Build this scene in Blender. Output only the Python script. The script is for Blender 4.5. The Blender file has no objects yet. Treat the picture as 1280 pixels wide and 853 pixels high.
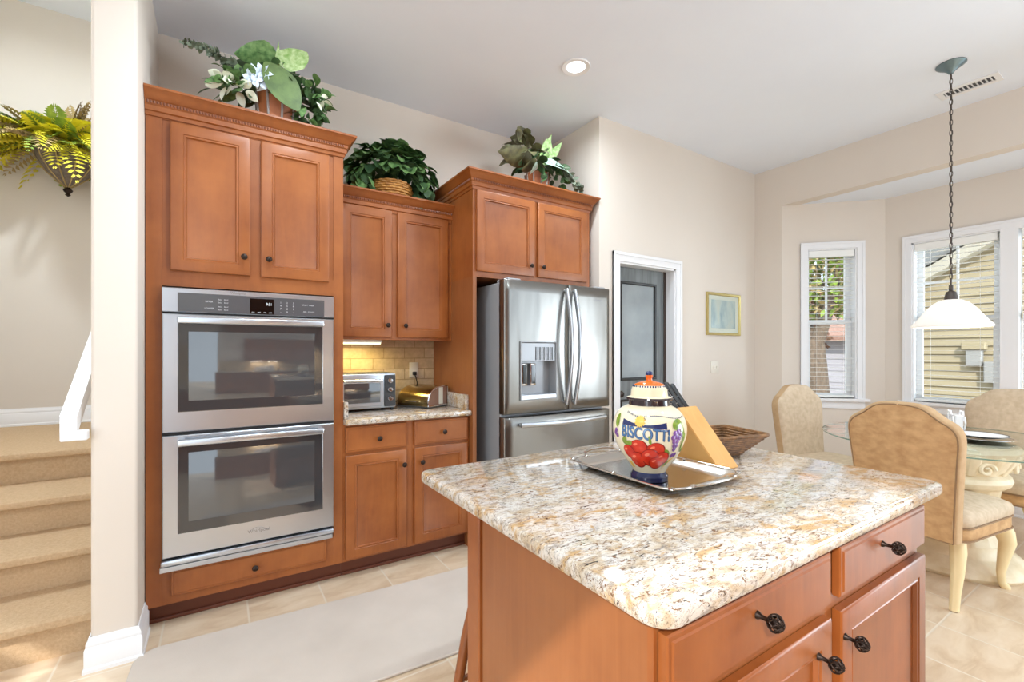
import bpy, bmesh, math, random
from mathutils import Vector, Matrix, noise as mnoise
random.seed(7)
S = bpy.context.scene
COL = S.collection
PI = math.pi
# ---------------------------------------------------------------- camera
cam_d = bpy.data.cameras.new('camera'); cam = bpy.data.objects.new('camera', cam_d); COL.objects.link(cam)
cam.location = (0, 0, 1.30)
cam_d.sensor_width = 36.0; cam_d.lens = 571.0 / 1280 * 36
cam_d.shift_y = (439.3 - 426.5) / 1280
cam_d.clip_start = 0.02
AZ = 0.9989
cam.rotation_euler = (PI / 2, 0, -(PI / 2 - AZ))
S.camera = cam
# ---------------------------------------------------------------- view, sky, sun
S.view_settings.view_transform = 'Standard'; S.view_settings.look = 'None'
S.view_settings.exposure = 0.43; S.view_settings.gamma = 1.0; S.view_settings.use_curve_mapping = False
W = bpy.data.worlds.new('sky'); S.world = W; W.use_nodes = True
bgn = W.node_tree.nodes['Background']
bgn.inputs[0].default_value = (0.75, 0.88, 1.0, 1); bgn.inputs[1].default_value = 1.75
sun_d = bpy.data.lights.new('sun', 'SUN'); sun = bpy.data.objects.new('sun', sun_d); COL.objects.link(sun)
sun_d.energy = 2.8; sun_d.angle = 0.01; sun_d.color = (1.0, 0.96, 0.90)
SUN_DIR = Vector((0.66, 0.50, -0.56)).normalized()
sun.rotation_euler = SUN_DIR.to_track_quat('-Z', 'Y').to_euler()
CAN_POWER = 13.0
CANS = [(0.45, 1.90), (1.925, 2.235), (0.25, 0.35), (1.925, 0.35), (-2.0, 0.2), (-1.1, 3.5)]
def fill_light(name, loc, aim, w, h, power, col=(.76, .885, 1.0)):
    d = bpy.data.lights.new(name, 'AREA'); d.shape = 'RECTANGLE'; d.size = w; d.size_y = h; d.energy = power; d.color = col
    o = bpy.data.objects.new(name, d); COL.objects.link(o); o.location = loc
    o.rotation_euler = Vector(aim).to_track_quat('-Z', 'Y').to_euler()
fill_light('living_room_fill_light', (7.9, -2.9, 1.25), (-.95, 1, .62), 3.8, 2.6, 430)  # unseen area fill added behind the camera, standing in for window daylight
fill_light('foyer_fill_light', (-3.45, -.8, 1.35), (1, .30, .38), 2.4, 2.3, 72)  # second unseen fill lamp, added to brighten the right wall and ceiling
try:
    S.cycles.use_denoising = True
    S.cycles.max_bounces = 10; S.cycles.diffuse_bounces = 5; S.cycles.glossy_bounces = 5
    S.cycles.transparent_max_bounces = 24; S.cycles.transmission_bounces = 8
    S.cycles.caustics_reflective = False; S.cycles.caustics_refractive = False
    S.cycles.sample_clamp_indirect = 6.0
except Exception:
    pass

# ================================================================ materials
def srgb(r, g, b):
    f = lambda c: (c / 255 / 12.92) if c / 255 <= 0.04045 else ((c / 255 + 0.055) / 1.055) ** 2.4
    return (f(r), f(g), f(b), 1)
def mat(name, col, rough=0.5, metal=0.0, **kw):
    m = bpy.data.materials.new(name); m.use_nodes = True
    b = m.node_tree.nodes['Principled BSDF']
    b.inputs['Base Color'].default_value = col if len(col) == 4 else (*col, 1)
    b.inputs['Roughness'].default_value = rough; b.inputs['Metallic'].default_value = metal
    for k, v in kw.items():
        b.inputs[k].default_value = v
    return m
def nt(m):
    t = m.node_tree; return t, t.nodes, t.links, t.nodes['Principled BSDF']
def add(t, typ, **kw):
    n = t.nodes.new(typ)
    for k, v in kw.items():
        if isinstance(k, str) and k in n.inputs and not hasattr(n, k): n.inputs[k].default_value = v
        else: setattr(n, k, v)
    return n
def coords(t, scale=(1, 1, 1), loc=(0, 0, 0), rot=(0, 0, 0)):
    g = t.nodes.new('ShaderNodeNewGeometry'); mp = t.nodes.new('ShaderNodeMapping')
    mp.inputs['Scale'].default_value = scale; mp.inputs['Location'].default_value = loc; mp.inputs['Rotation'].default_value = rot
    t.links.new(g.outputs['Position'], mp.inputs['Vector']); return mp.outputs['Vector']
def noise(t, vec, scale, detail=4, rough=0.55, dist=0.0):
    n = t.nodes.new('ShaderNodeTexNoise'); n.inputs['Scale'].default_value = scale
    n.inputs['Detail'].default_value = detail; n.inputs['Roughness'].default_value = rough; n.inputs['Distortion'].default_value = dist
    if vec is not None: t.links.new(vec, n.inputs['Vector'])
    return n.outputs['Fac']
def ramp(t, fac, stops, interp='LINEAR'):
    r = t.nodes.new('ShaderNodeValToRGB'); e = r.color_ramp.elements; r.color_ramp.interpolation = interp
    while len(e) < len(stops): e.new(0.5)
    for i, (p, c) in enumerate(stops): e[i].position = p; e[i].color = c if len(c) == 4 else (*c, 1)
    t.links.new(fac, r.inputs['Fac']); return r.outputs['Color']
def mixc(t, fac, a, b, mode='MIX'):
    n = t.nodes.new('ShaderNodeMix'); n.data_type = 'RGBA'; n.blend_type = mode
    for sock, v in ((n.inputs[0], fac), (n.inputs[6], a), (n.inputs[7], b)):
        if hasattr(v, 'links'): t.links.new(v, sock)
        else: sock.default_value = v
    return n.outputs[2]
def bump(t, h, strength=0.2, dist=0.01):
    n = t.nodes.new('ShaderNodeBump'); n.inputs['Strength'].default_value = strength; n.inputs['Distance'].default_value = dist
    t.links.new(h, n.inputs['Height']); t.links.new(n.outputs['Normal'], t.nodes['Principled BSDF'].inputs['Normal'])
def noisy(name, c1, c2, scale, rough=0.6, bmp=0.0, vs=(1, 1, 1), bscale=None, **kw):
    m = mat(name, c1, rough, **kw); t, N, L, b = nt(m)
    v = coords(t, vs); f = noise(t, v, scale)
    L.new(ramp(t, f, [(0.32, c1), (0.68, c2)]), b.inputs['Base Color'])
    if bmp: bump(t, noise(t, v, bscale or scale * 4), bmp, 0.004)
    return m

def wood(name, c1, c2, c3, rough=0.42, vs=(14, 14, 1.6)):
    m = mat(name, c1, rough); t, N, L, b = nt(m)
    v = coords(t, vs); v2 = coords(t, (1, 1, 1))
    f = noise(t, v, 2.6, 6, 0.6, 0.8); g = noise(t, v2, 3.2, 4, 0.6)
    c = ramp(t, f, [(0.25, c1), (0.75, c2)])
    c = mixc(t, ramp(t, g, [(0.35, (0, 0, 0)), (0.72, (0.75, 0.75, 0.75))]), c, c3)
    L.new(c, b.inputs['Base Color']); b.inputs['Coat Weight'].default_value = 0.12; b.inputs['Coat Roughness'].default_value = 0.3
    bump(t, f, 0.04, 0.002)
    return m
M = {}
M['wood'] = wood('stained_maple', srgb(126, 66, 26), srgb(147, 80, 33), srgb(174, 104, 50))
M['wood_end'] = wood('stained_panel', srgb(132, 76, 38), srgb(150, 90, 48), srgb(162, 102, 58), 0.4, (20, 20, 0.9))
M['wood_dark'] = wood('stained_maple_groove', srgb(104, 52, 26), srgb(120, 62, 32), srgb(128, 70, 36), 0.4)
M['toe'] = mat('toe_kick_brown', srgb(96, 46, 24), 0.5)
M['wall'] = noisy('cream_wall_paint', srgb(223, 213, 202), srgb(226, 216, 205), 1.5, 0.75)
M['wall_stair'] = noisy('stairwell_wall_paint', srgb(218, 210, 200), srgb(221, 213, 203), 1.5, 0.75)
M['ceil'] = noisy('ceiling_paint', srgb(234, 240, 251), srgb(237, 243, 253), 2, 0.85)
M['white'] = mat('white_trim_paint', srgb(238, 238, 240), 0.35)
M['offwhite'] = mat('off_white_plastic', srgb(232, 226, 214), 0.4)
M['vinyl'] = mat('white_vinyl', srgb(240, 241, 243), 0.4)
M['slat'] = mat('blind_slat_white', srgb(243, 243, 240), 0.5)
M['black'] = mat('black_plastic', srgb(26, 26, 28), 0.4)
M['dkgrey'] = mat('dark_grey_plastic', srgb(60, 61, 63), 0.4)
M['bronze'] = mat('oil_rubbed_bronze', srgb(52, 40, 34), 0.38, 0.7)
M['iron'] = mat('weathered_bronze', srgb(84, 76, 70), 0.5, 0.6)
M['canopy'] = mat('blued_bronze_canopy', srgb(120, 140, 148), 0.35, 0.75)
M['chrome'] = mat('chrome', srgb(225, 225, 228), 0.12, 1.0)
M['cream'] = mat('cream_ceramic', srgb(240, 226, 190), 0.18, **{'Coat Weight': 0.6})
def steel(name, c, rough, vs, wav=0.0):
    m = mat(name, c, rough, 1.0); t, N, L, b = nt(m)
    v = coords(t, vs); f = noise(t, v, 1.0, 3)
    r = t.nodes.new('ShaderNodeMapRange'); r.inputs['To Min'].default_value = rough - 0.02; r.inputs['To Max'].default_value = rough + 0.03
    L.new(f, r.inputs['Value']); L.new(r.outputs['Result'], b.inputs['Roughness'])
    if wav:
        v2 = coords(t, (3.0, 3.0, 0.55)); bump(t, noise(t, v2, 1.6, 2), wav, 0.05)
    return m
M['steel'] = mat('brushed_stainless', srgb(206, 212, 220), 0.30, 1.0)
M['steel_f'] = steel('brushed_stainless_door', srgb(136, 134, 130), 0.29, (500, 500, 5), 0.12)
M['recess'] = mat('grey_dispenser_plastic', srgb(150, 151, 154), 0.35, 0.3)
M['steel_d'] = mat('grey_appliance_side', srgb(158, 159, 162), 0.4, 0.1)
M['silver'] = mat('polished_silver', srgb(205, 200, 194), 0.2, 1.0)
M['ovenglass'] = mat('oven_window_glass', srgb(70, 71, 73), 0.05, 0.0, IOR=2.1)
M['panelglass'] = mat('grey_control_glass', srgb(84, 85, 88), 0.12, 0.0, IOR=1.7)
M['ovenborder'] = mat('dark_window_border', srgb(56, 57, 59), 0.06, 0.0, IOR=1.8)
M['display'] = mat('black_display', srgb(8, 8, 9), 0.1)
def emis(name, c, s):
    m = bpy.data.materials.new(name); m.use_nodes = True; t = m.node_tree
    t.nodes.remove(t.nodes['Principled BSDF']); e = t.nodes.new('ShaderNodeEmission')
    e.inputs[0].default_value = c; e.inputs[1].default_value = s
    t.links.new(e.outputs[0], t.nodes['Material Output'].inputs[0]); return m
M['led'] = emis('display_digits', (0.9, 0.95, 1, 1), 1.0)
M['lamp'] = emis('lit_lamp_lens', (1, 0.98, 0.95, 1), 3.0)
M['tube'] = emis('lit_under_cabinet_tube', (1.0, 0.86, 0.42, 1), 2.6)
M['glyph'] = mat('pale_grey_printing', srgb(200, 202, 205), 0.5)
M['logo'] = mat('grey_etched_mark', srgb(140, 140, 143), 0.4, 0.5)
def thinglass(name, tint, ior=1.45):
    m = bpy.data.materials.new(name); m.use_nodes = True; t = m.node_tree
    t.nodes.remove(t.nodes['Principled BSDF'])
    tr = t.nodes.new('ShaderNodeBsdfTransparent'); tr.inputs[0].default_value = tint
    gl = t.nodes.new('ShaderNodeBsdfGlossy'); gl.inputs['Roughness'].default_value = 0.01
    fr = t.nodes.new('ShaderNodeFresnel'); fr.inputs[0].default_value = ior
    mx = t.nodes.new('ShaderNodeMixShader')
    ge = t.nodes.new('ShaderNodeNewGeometry'); sb = t.nodes.new('ShaderNodeMath'); sb.operation = 'SUBTRACT'; sb.inputs[0].default_value = 1.0
    ml = t.nodes.new('ShaderNodeMath'); ml.operation = 'MULTIPLY'; t.links.new(ge.outputs['Backfacing'], sb.inputs[1])
    t.links.new(fr.outputs[0], ml.inputs[0]); t.links.new(sb.outputs[0], ml.inputs[1])
    t.links.new(ml.outputs[0], mx.inputs[0]); t.links.new(tr.outputs[0], mx.inputs[1]); t.links.new(gl.outputs[0], mx.inputs[2])
    t.links.new(mx.outputs[0], t.nodes['Material Output'].inputs[0]); return m
M['pane'] = thinglass('window_pane', (0.97, 0.985, 0.98, 1), 1.3)
M['tableglass'] = thinglass('clear_table_glass', (0.95, 0.982, 0.974, 1), 1.6)
M['tableedge'] = mat('green_glass_edge', srgb(120, 160, 150), 0.1, **{'Transmission Weight': 0.5})
M['ovencav'] = mat('dark_oven_cavity', srgb(40, 40, 42), 0.5)

def granite():
    m = mat('granite', (0.7, 0.6, 0.5), 0.06, IOR=1.62); t, N, L, b = nt(m)
    v = coords(t, (1, 1, 1)); v2 = coords(t, (1.0, 1.7, 1.4), rot=(0, 0, 0.6))
    v3 = coords(t, (1.0, 2.6, 1.6), rot=(0, 0, 0.9))
    base = ramp(t, noise(t, v2, 16, 5, 0.6, 1.0), [(0.30, srgb(182, 158, 128)), (0.42, srgb(198, 182, 160)), (0.54, srgb(214, 206, 196)), (0.74, srgb(206, 201, 196))])
    gold = ramp(t, noise(t, v2, 9, 6, 0.66, 0.9), [(0.53, (0, 0, 0)), (0.62, (0.9, 0.9, 0.9))])
    c = mixc(t, gold, base, srgb(192, 154, 102))
    gr = ramp(t, noise(t, v3, 20, 6, 0.65, 1.2), [(0.55, (0, 0, 0)), (0.63, (0.75, 0.75, 0.75))])
    c = mixc(t, gr, c, srgb(150, 138, 128))
    br = ramp(t, noise(t, v3, 34, 7, 0.72, 1.5), [(0.56, (0, 0, 0)), (0.60, (1, 1, 1))])
    c = mixc(t, br, c, srgb(122, 88, 60))
    vein = ramp(t, noise(t, v3, 17, 6, 0.7, 1.8), [(0.485, (0, 0, 0)), (0.5, (0.85, 0.85, 0.85)), (0.515, (0, 0, 0))])
    c = mixc(t, vein, c, srgb(92, 74, 62))
    sp = ramp(t, noise(t, v3, 46, 6, 0.70, 1.2), [(0.60, (0, 0, 0)), (0.63, (1, 1, 1))])
    c = mixc(t, sp, c, srgb(46, 36, 32))
    L.new(c, b.inputs['Base Color']); return m
M['granite'] = granite()
def tilefloor():
    m = mat('travertine_floor_tile', (0.7, 0.6, 0.5), 0.32); t, N, L, b = nt(m)
    TS = 0.344
    v = coords(t, (1 / TS, 1 / TS, 1), (-0.127 / TS, -0.385 / TS, 0))
    sep = t.nodes.new('ShaderNodeSeparateXYZ'); L.new(v, sep.inputs[0])
    def edge(o):
        f = t.nodes.new('ShaderNodeMath'); f.operation = 'FRACT'; L.new(o, f.inputs[0])
        g = t.nodes.new('ShaderNodeMath'); g.operation = 'PINGPONG'; g.inputs[1].default_value = 0.5; L.new(f.outputs[0], g.inputs[0]); return g.outputs[0]
    mn = t.nodes.new('ShaderNodeMath'); mn.operation = 'MINIMUM'; L.new(edge(sep.outputs[0]), mn.inputs[0]); L.new(edge(sep.outputs[1]), mn.inputs[1])
    g = ramp(t, mn.outputs[0], [(0.008, (1, 1, 1)), (0.016, (0, 0, 0))])
    vc = t.nodes.new('ShaderNodeVectorMath'); vc.operation = 'FLOOR'; L.new(v, vc.inputs[0])
    wn = t.nodes.new('ShaderNodeTexWhiteNoise'); L.new(vc.outputs[0], wn.inputs['Vector'])
    v2 = coords(t, (1, 2.6, 1)); va = t.nodes.new('ShaderNodeVectorMath'); va.operation = 'MULTIPLY_ADD'
    L.new(wn.outputs['Color'], va.inputs[0]); va.inputs[1].default_value = (9, 9, 0); L.new(v2, va.inputs[2])
    f = noise(t, va.outputs[0], 4.5, 6, 0.6, 0.6)
    c = ramp(t, f, [(0.28, srgb(203, 174, 142)), (0.5, srgb(222, 199, 170)), (0.72, srgb(232, 213, 188))])
    tint = ramp(t, wn.outputs['Value'], [(0, (0.93, 0.92, 0.91)), (1, (1, 1, 1))])
    c = mixc(t, 1.0, c, tint, 'MULTIPLY')
    c = mixc(t, g, c, srgb(226, 212, 192))
    L.new(c, b.inputs['Base Color'])
    iv = t.nodes.new('ShaderNodeMath'); iv.operation = 'SUBTRACT'; iv.inputs[0].default_value = 1.0; L.new(g, iv.inputs[1])
    bump(t, iv.outputs[0], 0.25, 0.002); return m
M['floor'] = tilefloor()
def splash():
    m = mat('tumbled_tile_backsplash', (0.6, 0.5, 0.4), 0.45); t, N, L, b = nt(m)
    g = t.nodes.new('ShaderNodeNewGeometry'); sp = t.nodes.new('ShaderNodeSeparateXYZ'); L.new(g.outputs['Position'], sp.inputs[0])
    cb = t.nodes.new('ShaderNodeCombineXYZ'); L.new(sp.outputs[0], cb.inputs[0]); L.new(sp.outputs[2], cb.inputs[1])
    bk = t.nodes.new('ShaderNodeTexBrick'); L.new(cb.outputs[0], bk.inputs['Vector'])
    bk.inputs['Scale'].default_value = 1.0; bk.inputs['Brick Width'].default_value = 0.155; bk.inputs['Row Height'].default_value = 0.078
    bk.inputs['Mortar Size'].default_value = 0.003; bk.inputs['Color1'].default_value = srgb(222, 200, 168); bk.inputs['Color2'].default_value = srgb(204, 178, 142)
    bk.inputs['Mortar'].default_value = srgb(176, 148, 112)
    n = ramp(t, noise(t, coords(t), 30, 5), [(0.3, (0.82, 0.8, 0.76)), (0.7, (1.05, 1.05, 1.05))])
    L.new(mixc(t, 1.0, bk.outputs['Color'], n, 'MULTIPLY'), b.inputs['Base Color'])
    bump(t, bk.outputs['Fac'], -0.3, 0.003); return m
M['splash'] = splash()
M['carpet'] = noisy('tan_stair_carpet', srgb(190, 160, 124), srgb(204, 175, 140), 90, 0.95, 0.7, bscale=260)
M['rug'] = noisy('greige_kitchen_mat', srgb(202, 190, 178), srgb(212, 200, 188), 3, 0.9, 0.25, bscale=260)
M['doorgrey'] = noisy('grey_washed_door', srgb(92, 97, 98), srgb(122, 127, 128), 3, 0.45, vs=(10, 10, 0.8))
M['doorpanel'] = noisy('grey_frosted_panel', srgb(132, 140, 144), srgb(156, 163, 166), 3.0, 0.35)
M['doorblack'] = mat('black_panel_moulding', srgb(38, 38, 38), 0.4)
M['darkbrown'] = mat('dark_brown_strip', srgb(64, 50, 42), 0.5)
M['gold'] = mat('gilt_frame', srgb(196, 178, 118), 0.35, 0.6)
M['paper'] = mat('pale_picture_mount', srgb(226, 226, 214), 0.6)
def picture():
    m = mat('faded_blue_print', (0.5, 0.6, 0.7), 0.25); t, N, L, b = nt(m)
    f = noise(t, coords(t, (5, 5, 2)), 2.2, 5)
    L.new(ramp(t, f, [(0.3, srgb(150, 170, 182)), (0.5, srgb(196, 208, 206)), (0.7, srgb(212, 212, 200))]), b.inputs['Base Color']); return m
M['picture'] = picture()
M['blockwood'] = wood('pale_beech', srgb(206, 152, 84), srgb(222, 172, 104), srgb(216, 164, 96), 0.4, (10, 3, 3))
M['wicker'] = noisy('brown_wicker', srgb(96, 66, 38), srgb(150, 108, 66), 40, 0.6, 0.3)
M['wicker_y'] = noisy('honey_wicker', srgb(150, 96, 40), srgb(196, 140, 66), 40, 0.6, 0.3)
M['suede'] = noisy('tan_suede', srgb(188, 146, 100), srgb(214, 174, 126), 16, 0.9, 0.15, vs=(1, 1, 1.5))
M['suede_l'] = noisy('light_tan_suede', srgb(192, 158, 118), srgb(208, 176, 136), 16, 0.9, 0.15)
M['chenille'] = noisy('beige_chenille', srgb(196, 174, 146), srgb(214, 194, 168), 30, 0.95, 0.4, bscale=160)
M['welt'] = mat('brown_welt_cord', srgb(150, 120, 88), 0.8)
M['legcream'] = mat('cream_painted_leg', srgb(240, 218, 170), 0.35)
M['plaster'] = noisy('antique_cream_plaster', srgb(222, 204, 168), srgb(244, 232, 206), 9, 0.5, 0.25)
M['shade'] = mat('white_alabaster_shade', srgb(246, 244, 242), 0.25)
_t, _N, _L, _b = nt(M['shade']); _tr = _t.nodes.new('ShaderNodeBsdfTranslucent'); _tr.inputs[0].default_value = srgb(246, 244, 242)
_mx = _t.nodes.new('ShaderNodeMixShader'); _mx.inputs[0].default_value = 0.5
_L.new(_b.outputs[0], _mx.inputs[1]); _L.new(_tr.outputs[0], _mx.inputs[2]); _L.new(_mx.outputs[0], _t.nodes['Material Output'].inputs[0])
M['leaf_d'] = noisy('dark_green_leaf', srgb(40, 66, 38), srgb(84, 116, 70), 12, 0.45)
M['leaf_m'] = noisy('mid_green_leaf', srgb(64, 104, 52), srgb(128, 162, 100), 40, 0.45)
M['leaf_l'] = noisy('pale_variegated_leaf', srgb(128, 172, 84), srgb(204, 222, 168), 40, 0.45)
M['leaf_g'] = noisy('grey_green_leaf', srgb(96, 108, 90), srgb(128, 138, 116), 14, 0.6)
M['leaf_w'] = noisy('white_edged_leaf', srgb(196, 210, 206), srgb(120, 160, 120), 24, 0.45)
M['moss'] = noisy('olive_round_leaf', srgb(66, 88, 34), srgb(92, 116, 52), 20, 0.55)
M['leaf_p'] = noisy('plum_green_leaf', srgb(66, 60, 42), srgb(110, 108, 72), 22, 0.45)
M['fern_y'] = noisy('yellow_fern', srgb(206, 198, 34), srgb(242, 228, 70), 12, 0.6)
M['fern_g'] = noisy('green_fern', srgb(92, 122, 40), srgb(150, 168, 60), 12, 0.6)
M['fern_b'] = noisy('dry_brown_fern', srgb(150, 128, 84), srgb(184, 160, 104), 12, 0.7)
M['flower'] = mat('pale_blue_petal', srgb(214, 226, 238), 0.6)
M['petal'] = mat('cream_petal', srgb(232, 236, 214), 0.6)
M['potwood'] = wood('orange_planter_wood', srgb(150, 84, 44), srgb(176, 104, 60), srgb(186, 116, 70), 0.5)
M['potgrey'] = mat('grey_planter_band', srgb(150, 140, 134), 0.5)
M['mesh_b'] = noisy('brown_wire_cone', srgb(96, 84, 74), srgb(128, 116, 104), 60, 0.6)
M['brass'] = mat('aged_brass_steel', srgb(196, 172, 120), 0.22, 1.0)
M['boxend'] = mat('brown_acrylic_end', srgb(150, 116, 100), 0.25)
M['jar'] = noisy('ivory_glaze', srgb(238, 224, 190), srgb(244, 234, 208), 8, 0.1, **{})
M['navy'] = mat('navy_glaze', srgb(42, 54, 100), 0.12)
M['darkband'] = mat('dark_plum_glaze', srgb(52, 40, 46), 0.12)
M['orange'] = mat('orange_glaze', srgb(232, 108, 36), 0.12)
M['red'] = noisy('red_tomato_glaze', srgb(196, 34, 22), srgb(226, 66, 38), 40, 0.12)
M['redd'] = mat('deep_red_glaze', srgb(150, 22, 16), 0.12); M['redl'] = mat('pale_coral_glaze', srgb(246, 128, 96), 0.12)
M['purple'] = noisy('purple_grape_glaze', srgb(104, 62, 132), srgb(140, 96, 168), 60, 0.12)
M['glgreen'] = noisy('green_leaf_glaze', srgb(98, 128, 40), srgb(146, 168, 66), 60, 0.12)
M['yellow'] = mat('yellow_glaze', srgb(240, 196, 92), 0.12)
M['letter'] = mat('blue_letter_glaze', srgb(84, 124, 170), 0.12)
M['letterhi'] = mat('pale_blue_glaze', srgb(196, 216, 226), 0.12)
def siding(name, c1, c2):
    return noisy(name, c1, c2, 2, 0.6)
M['siding'] = siding('tan_vinyl_siding', srgb(156, 142, 114), srgb(162, 148, 120))
M['siding_w'] = siding('white_vinyl_siding', srgb(176, 170, 178), srgb(182, 177, 184))
M['shingle'] = noisy('grey_shingle', srgb(96, 96, 96), srgb(124, 122, 118), 30, 0.9)
M['shingle_r'] = noisy('red_brown_shingle', srgb(150, 112, 98), srgb(176, 136, 118), 20, 0.9)
M['bark'] = noisy('bark', srgb(92, 76, 62), srgb(130, 110, 92), 14, 0.95, 0.6, vs=(3, 3, 0.6))
M['lawn'] = noisy('lawn_and_leaf_litter', srgb(122, 110, 70), srgb(176, 150, 112), 5, 0.95)
M['util'] = mat('grey_utility_box', srgb(150, 148, 146), 0.5)
M['sack'] = mat('white_metal', srgb(172, 164, 148), 0.5)
M['drybush'] = noisy('red_brown_leaf', srgb(128, 90, 70), srgb(170, 128, 100), 10, 0.9)

# ================================================================ mesh helpers
def link(o): COL.objects.link(o); return o
def wloc(o):
    p = Vector((0, 0, 0))
    while o is not None: p = p + o.location; o = o.parent
    return p
def tag(o, label=None, cat=None, group=None, kind=None):
    if label: o['label'] = label
    if cat: o['category'] = cat
    if group: o['group'] = group
    if kind: o['kind'] = kind
    return o
def thing(name, label, cat, loc, rz=0.0, group=None):
    o = link(bpy.data.objects.new(name, None)); o.location = loc; o.rotation_euler = (0, 0, rz)
    o.empty_display_size = 0.05
    return tag(o, label, cat, group)
def struct(name, loc=(0, 0, 0)):
    o = link(bpy.data.objects.new(name, None)); o.location = loc; o['kind'] = 'structure'; return o

class MB:
    def __init__(s): s.bm = bmesh.new()
    def box(s, x0, x1, y0, y1, z0, z1, bev=0.0, seg=1):
        x0, x1 = sorted((x0, x1)); y0, y1 = sorted((y0, y1)); z0, z1 = sorted((z0, z1))
        bm = s.bm
        v = [bm.verts.new((x, y, z)) for z in (z0, z1) for y in (y0, y1) for x in (x0, x1)]
        F = [(0, 2, 3, 1), (4, 5, 7, 6), (0, 1, 5, 4), (1, 3, 7, 5), (3, 2, 6, 7), (2, 0, 4, 6)]
        fs = [bm.faces.new([v[i] for i in f]) for f in F]
        if bev:
            es = list({e for f in fs for e in f.edges})
            bmesh.ops.bevel(bm, geom=es, offset=min(bev, 0.49 * min(x1 - x0, y1 - y0, z1 - z0)), segments=seg, affect='EDGES', profile=0.5)
        return s
    def rings(s, rings, closed=True, cap0=True, cap1=True):
        bm = s.bm; R = [[bm.verts.new(p) for p in r] for r in rings]; n = len(R[0])
        for a, b in zip(R, R[1:]):
            for i in range(n if closed else n - 1):
                j = (i + 1) % n
                try: bm.faces.new((a[i], a[j], b[j], b[i]))
                except ValueError: pass
        if cap0 and n > 2:
            try: bm.faces.new(list(reversed(R[0])))
            except ValueError: pass
        if cap1 and n > 2:
            try: bm.faces.new(R[-1])
            except ValueError: pass
        return s
    def lathe(s, prof, c=(0, 0, 0), seg=32, cap=True, fn=None):
        rings = []
        for r, z in prof:
            ring = []
            for i in range(seg):
                a = 2 * PI * i / seg; rr = r if fn is None else r * fn(a, z)
                ring.append((c[0] + rr * math.cos(a), c[1] + rr * math.sin(a), c[2] + z))
            rings.append(ring)
        return s.rings(rings, True, cap, cap)
    def tube(s, pts, r, seg=8, cap=True, flat=None):
        pts = [Vector(p) for p in pts]; n = len(pts)
        rs = r if isinstance(r, (list, tuple)) else [r] * n
        T = [(pts[min(i + 1, n - 1)] - pts[max(i - 1, 0)]).normalized() for i in range(n)]
        up = Vector((0, 0, 1)) if abs(T[0].z) < 0.9 else Vector((1, 0, 0))
        N = (up - T[0] * up.dot(T[0])).normalized(); rings = []
        for i in range(n):
            N = (N - T[i] * N.dot(T[i]))
            N = N.normalized() if N.length > 1e-6 else T[i].orthogonal().normalized()
            B = T[i].cross(N)
            fx, fy = (1, 1) if flat is None else flat
            rings.append([tuple(pts[i] + N * (rs[i] * fx * math.cos(2 * PI * k / seg)) + B * (rs[i] * fy * math.sin(2 * PI * k / seg))) for k in range(seg)])
        return s.rings(rings, True, cap, cap)
    def torus(s, c, R, r, ax=(0, 0, 1), seg=20, tseg=6, sx=1.0, sy=1.0):
        q = Vector((0, 0, 1)).rotation_difference(Vector(ax)); rings = []
        for i in range(seg):
            a = 2 * PI * i / seg; ring = []
            for k in range(tseg):
                b = 2 * PI * k / tseg
                p = Vector(((R + r * math.cos(b)) * math.cos(a) * sx, (R + r * math.cos(b)) * math.sin(a) * sy, r * math.sin(b)))
                ring.append(tuple(Vector(c) + q @ p))
            rings.append(ring)
        rings.append(rings[0])
        s.rings(rings, True, False, False); bmesh.ops.remove_doubles(s.bm, verts=s.bm.verts, dist=1e-6); return s
    def ball(s, c, r, sc=(1, 1, 1), u=16, v=10):
        m = Matrix.Translation(c) @ Matrix.Diagonal((*sc, 1))
        bmesh.ops.create_uvsphere(s.bm, u_segments=u, v_segments=v, radius=r, matrix=m); return s
    def prism(s, poly, f0, f1):
        """poly of 2-D points, f0/f1 map a 2-D point to 3-D for the two ends"""
        return s.rings([[f0(*p) for p in poly], [f1(*p) for p in poly]])
    def sweep(s, path, prof, closed=False):
        """sweep a profile (out, z) along an XY polyline; out is to the right of travel"""
        P = [Vector(p) for p in path]; n = len(P); rings = []
        for i in range(n):
            if closed: a = (P[i] - P[i - 1]).normalized(); b = (P[(i + 1) % n] - P[i]).normalized()
            else:
                a = (P[i] - P[i - 1]).normalized() if i else (P[1] - P[0]).normalized()
                b = (P[i + 1] - P[i]).normalized() if i < n - 1 else a
            na = Vector((a.y, -a.x)); nb = Vector((b.y, -b.x)); m = (na + nb).normalized()
            k = 1.0 / max(0.3, m.dot(na))
            rings.append([(P[i].x + m.x * o * k, P[i].y + m.y * o * k, z) for o, z in prof])
        if closed: rings.append(rings[0])
        s.rings(rings, True, not closed, not closed)
        if closed: bmesh.ops.remove_doubles(s.bm, verts=s.bm.verts, dist=1e-6)
        return s
    def panel(s, u0, u1, w0, w1, prof, fm):
        """concentric rectangles: prof = [(inset, depth)], fm maps (u, w, depth) to 3-D"""
        rings = [[fm(u0 + i, w0 + i, d), fm(u1 - i, w0 + i, d), fm(u1 - i, w1 - i, d), fm(u0 + i, w1 - i, d)] for i, d in prof]
        return s.rings(rings)
    def mark(s, i):
        s.bm.faces.ensure_lookup_table(); n0 = getattr(s, 'n0', 0)
        for f in s.bm.faces[n0:]: f.material_index = i
        s.n0 = len(s.bm.faces); return s
    def xform(s, mtx): bmesh.ops.transform(s.bm, matrix=mtx, verts=s.bm.verts); return s
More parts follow.
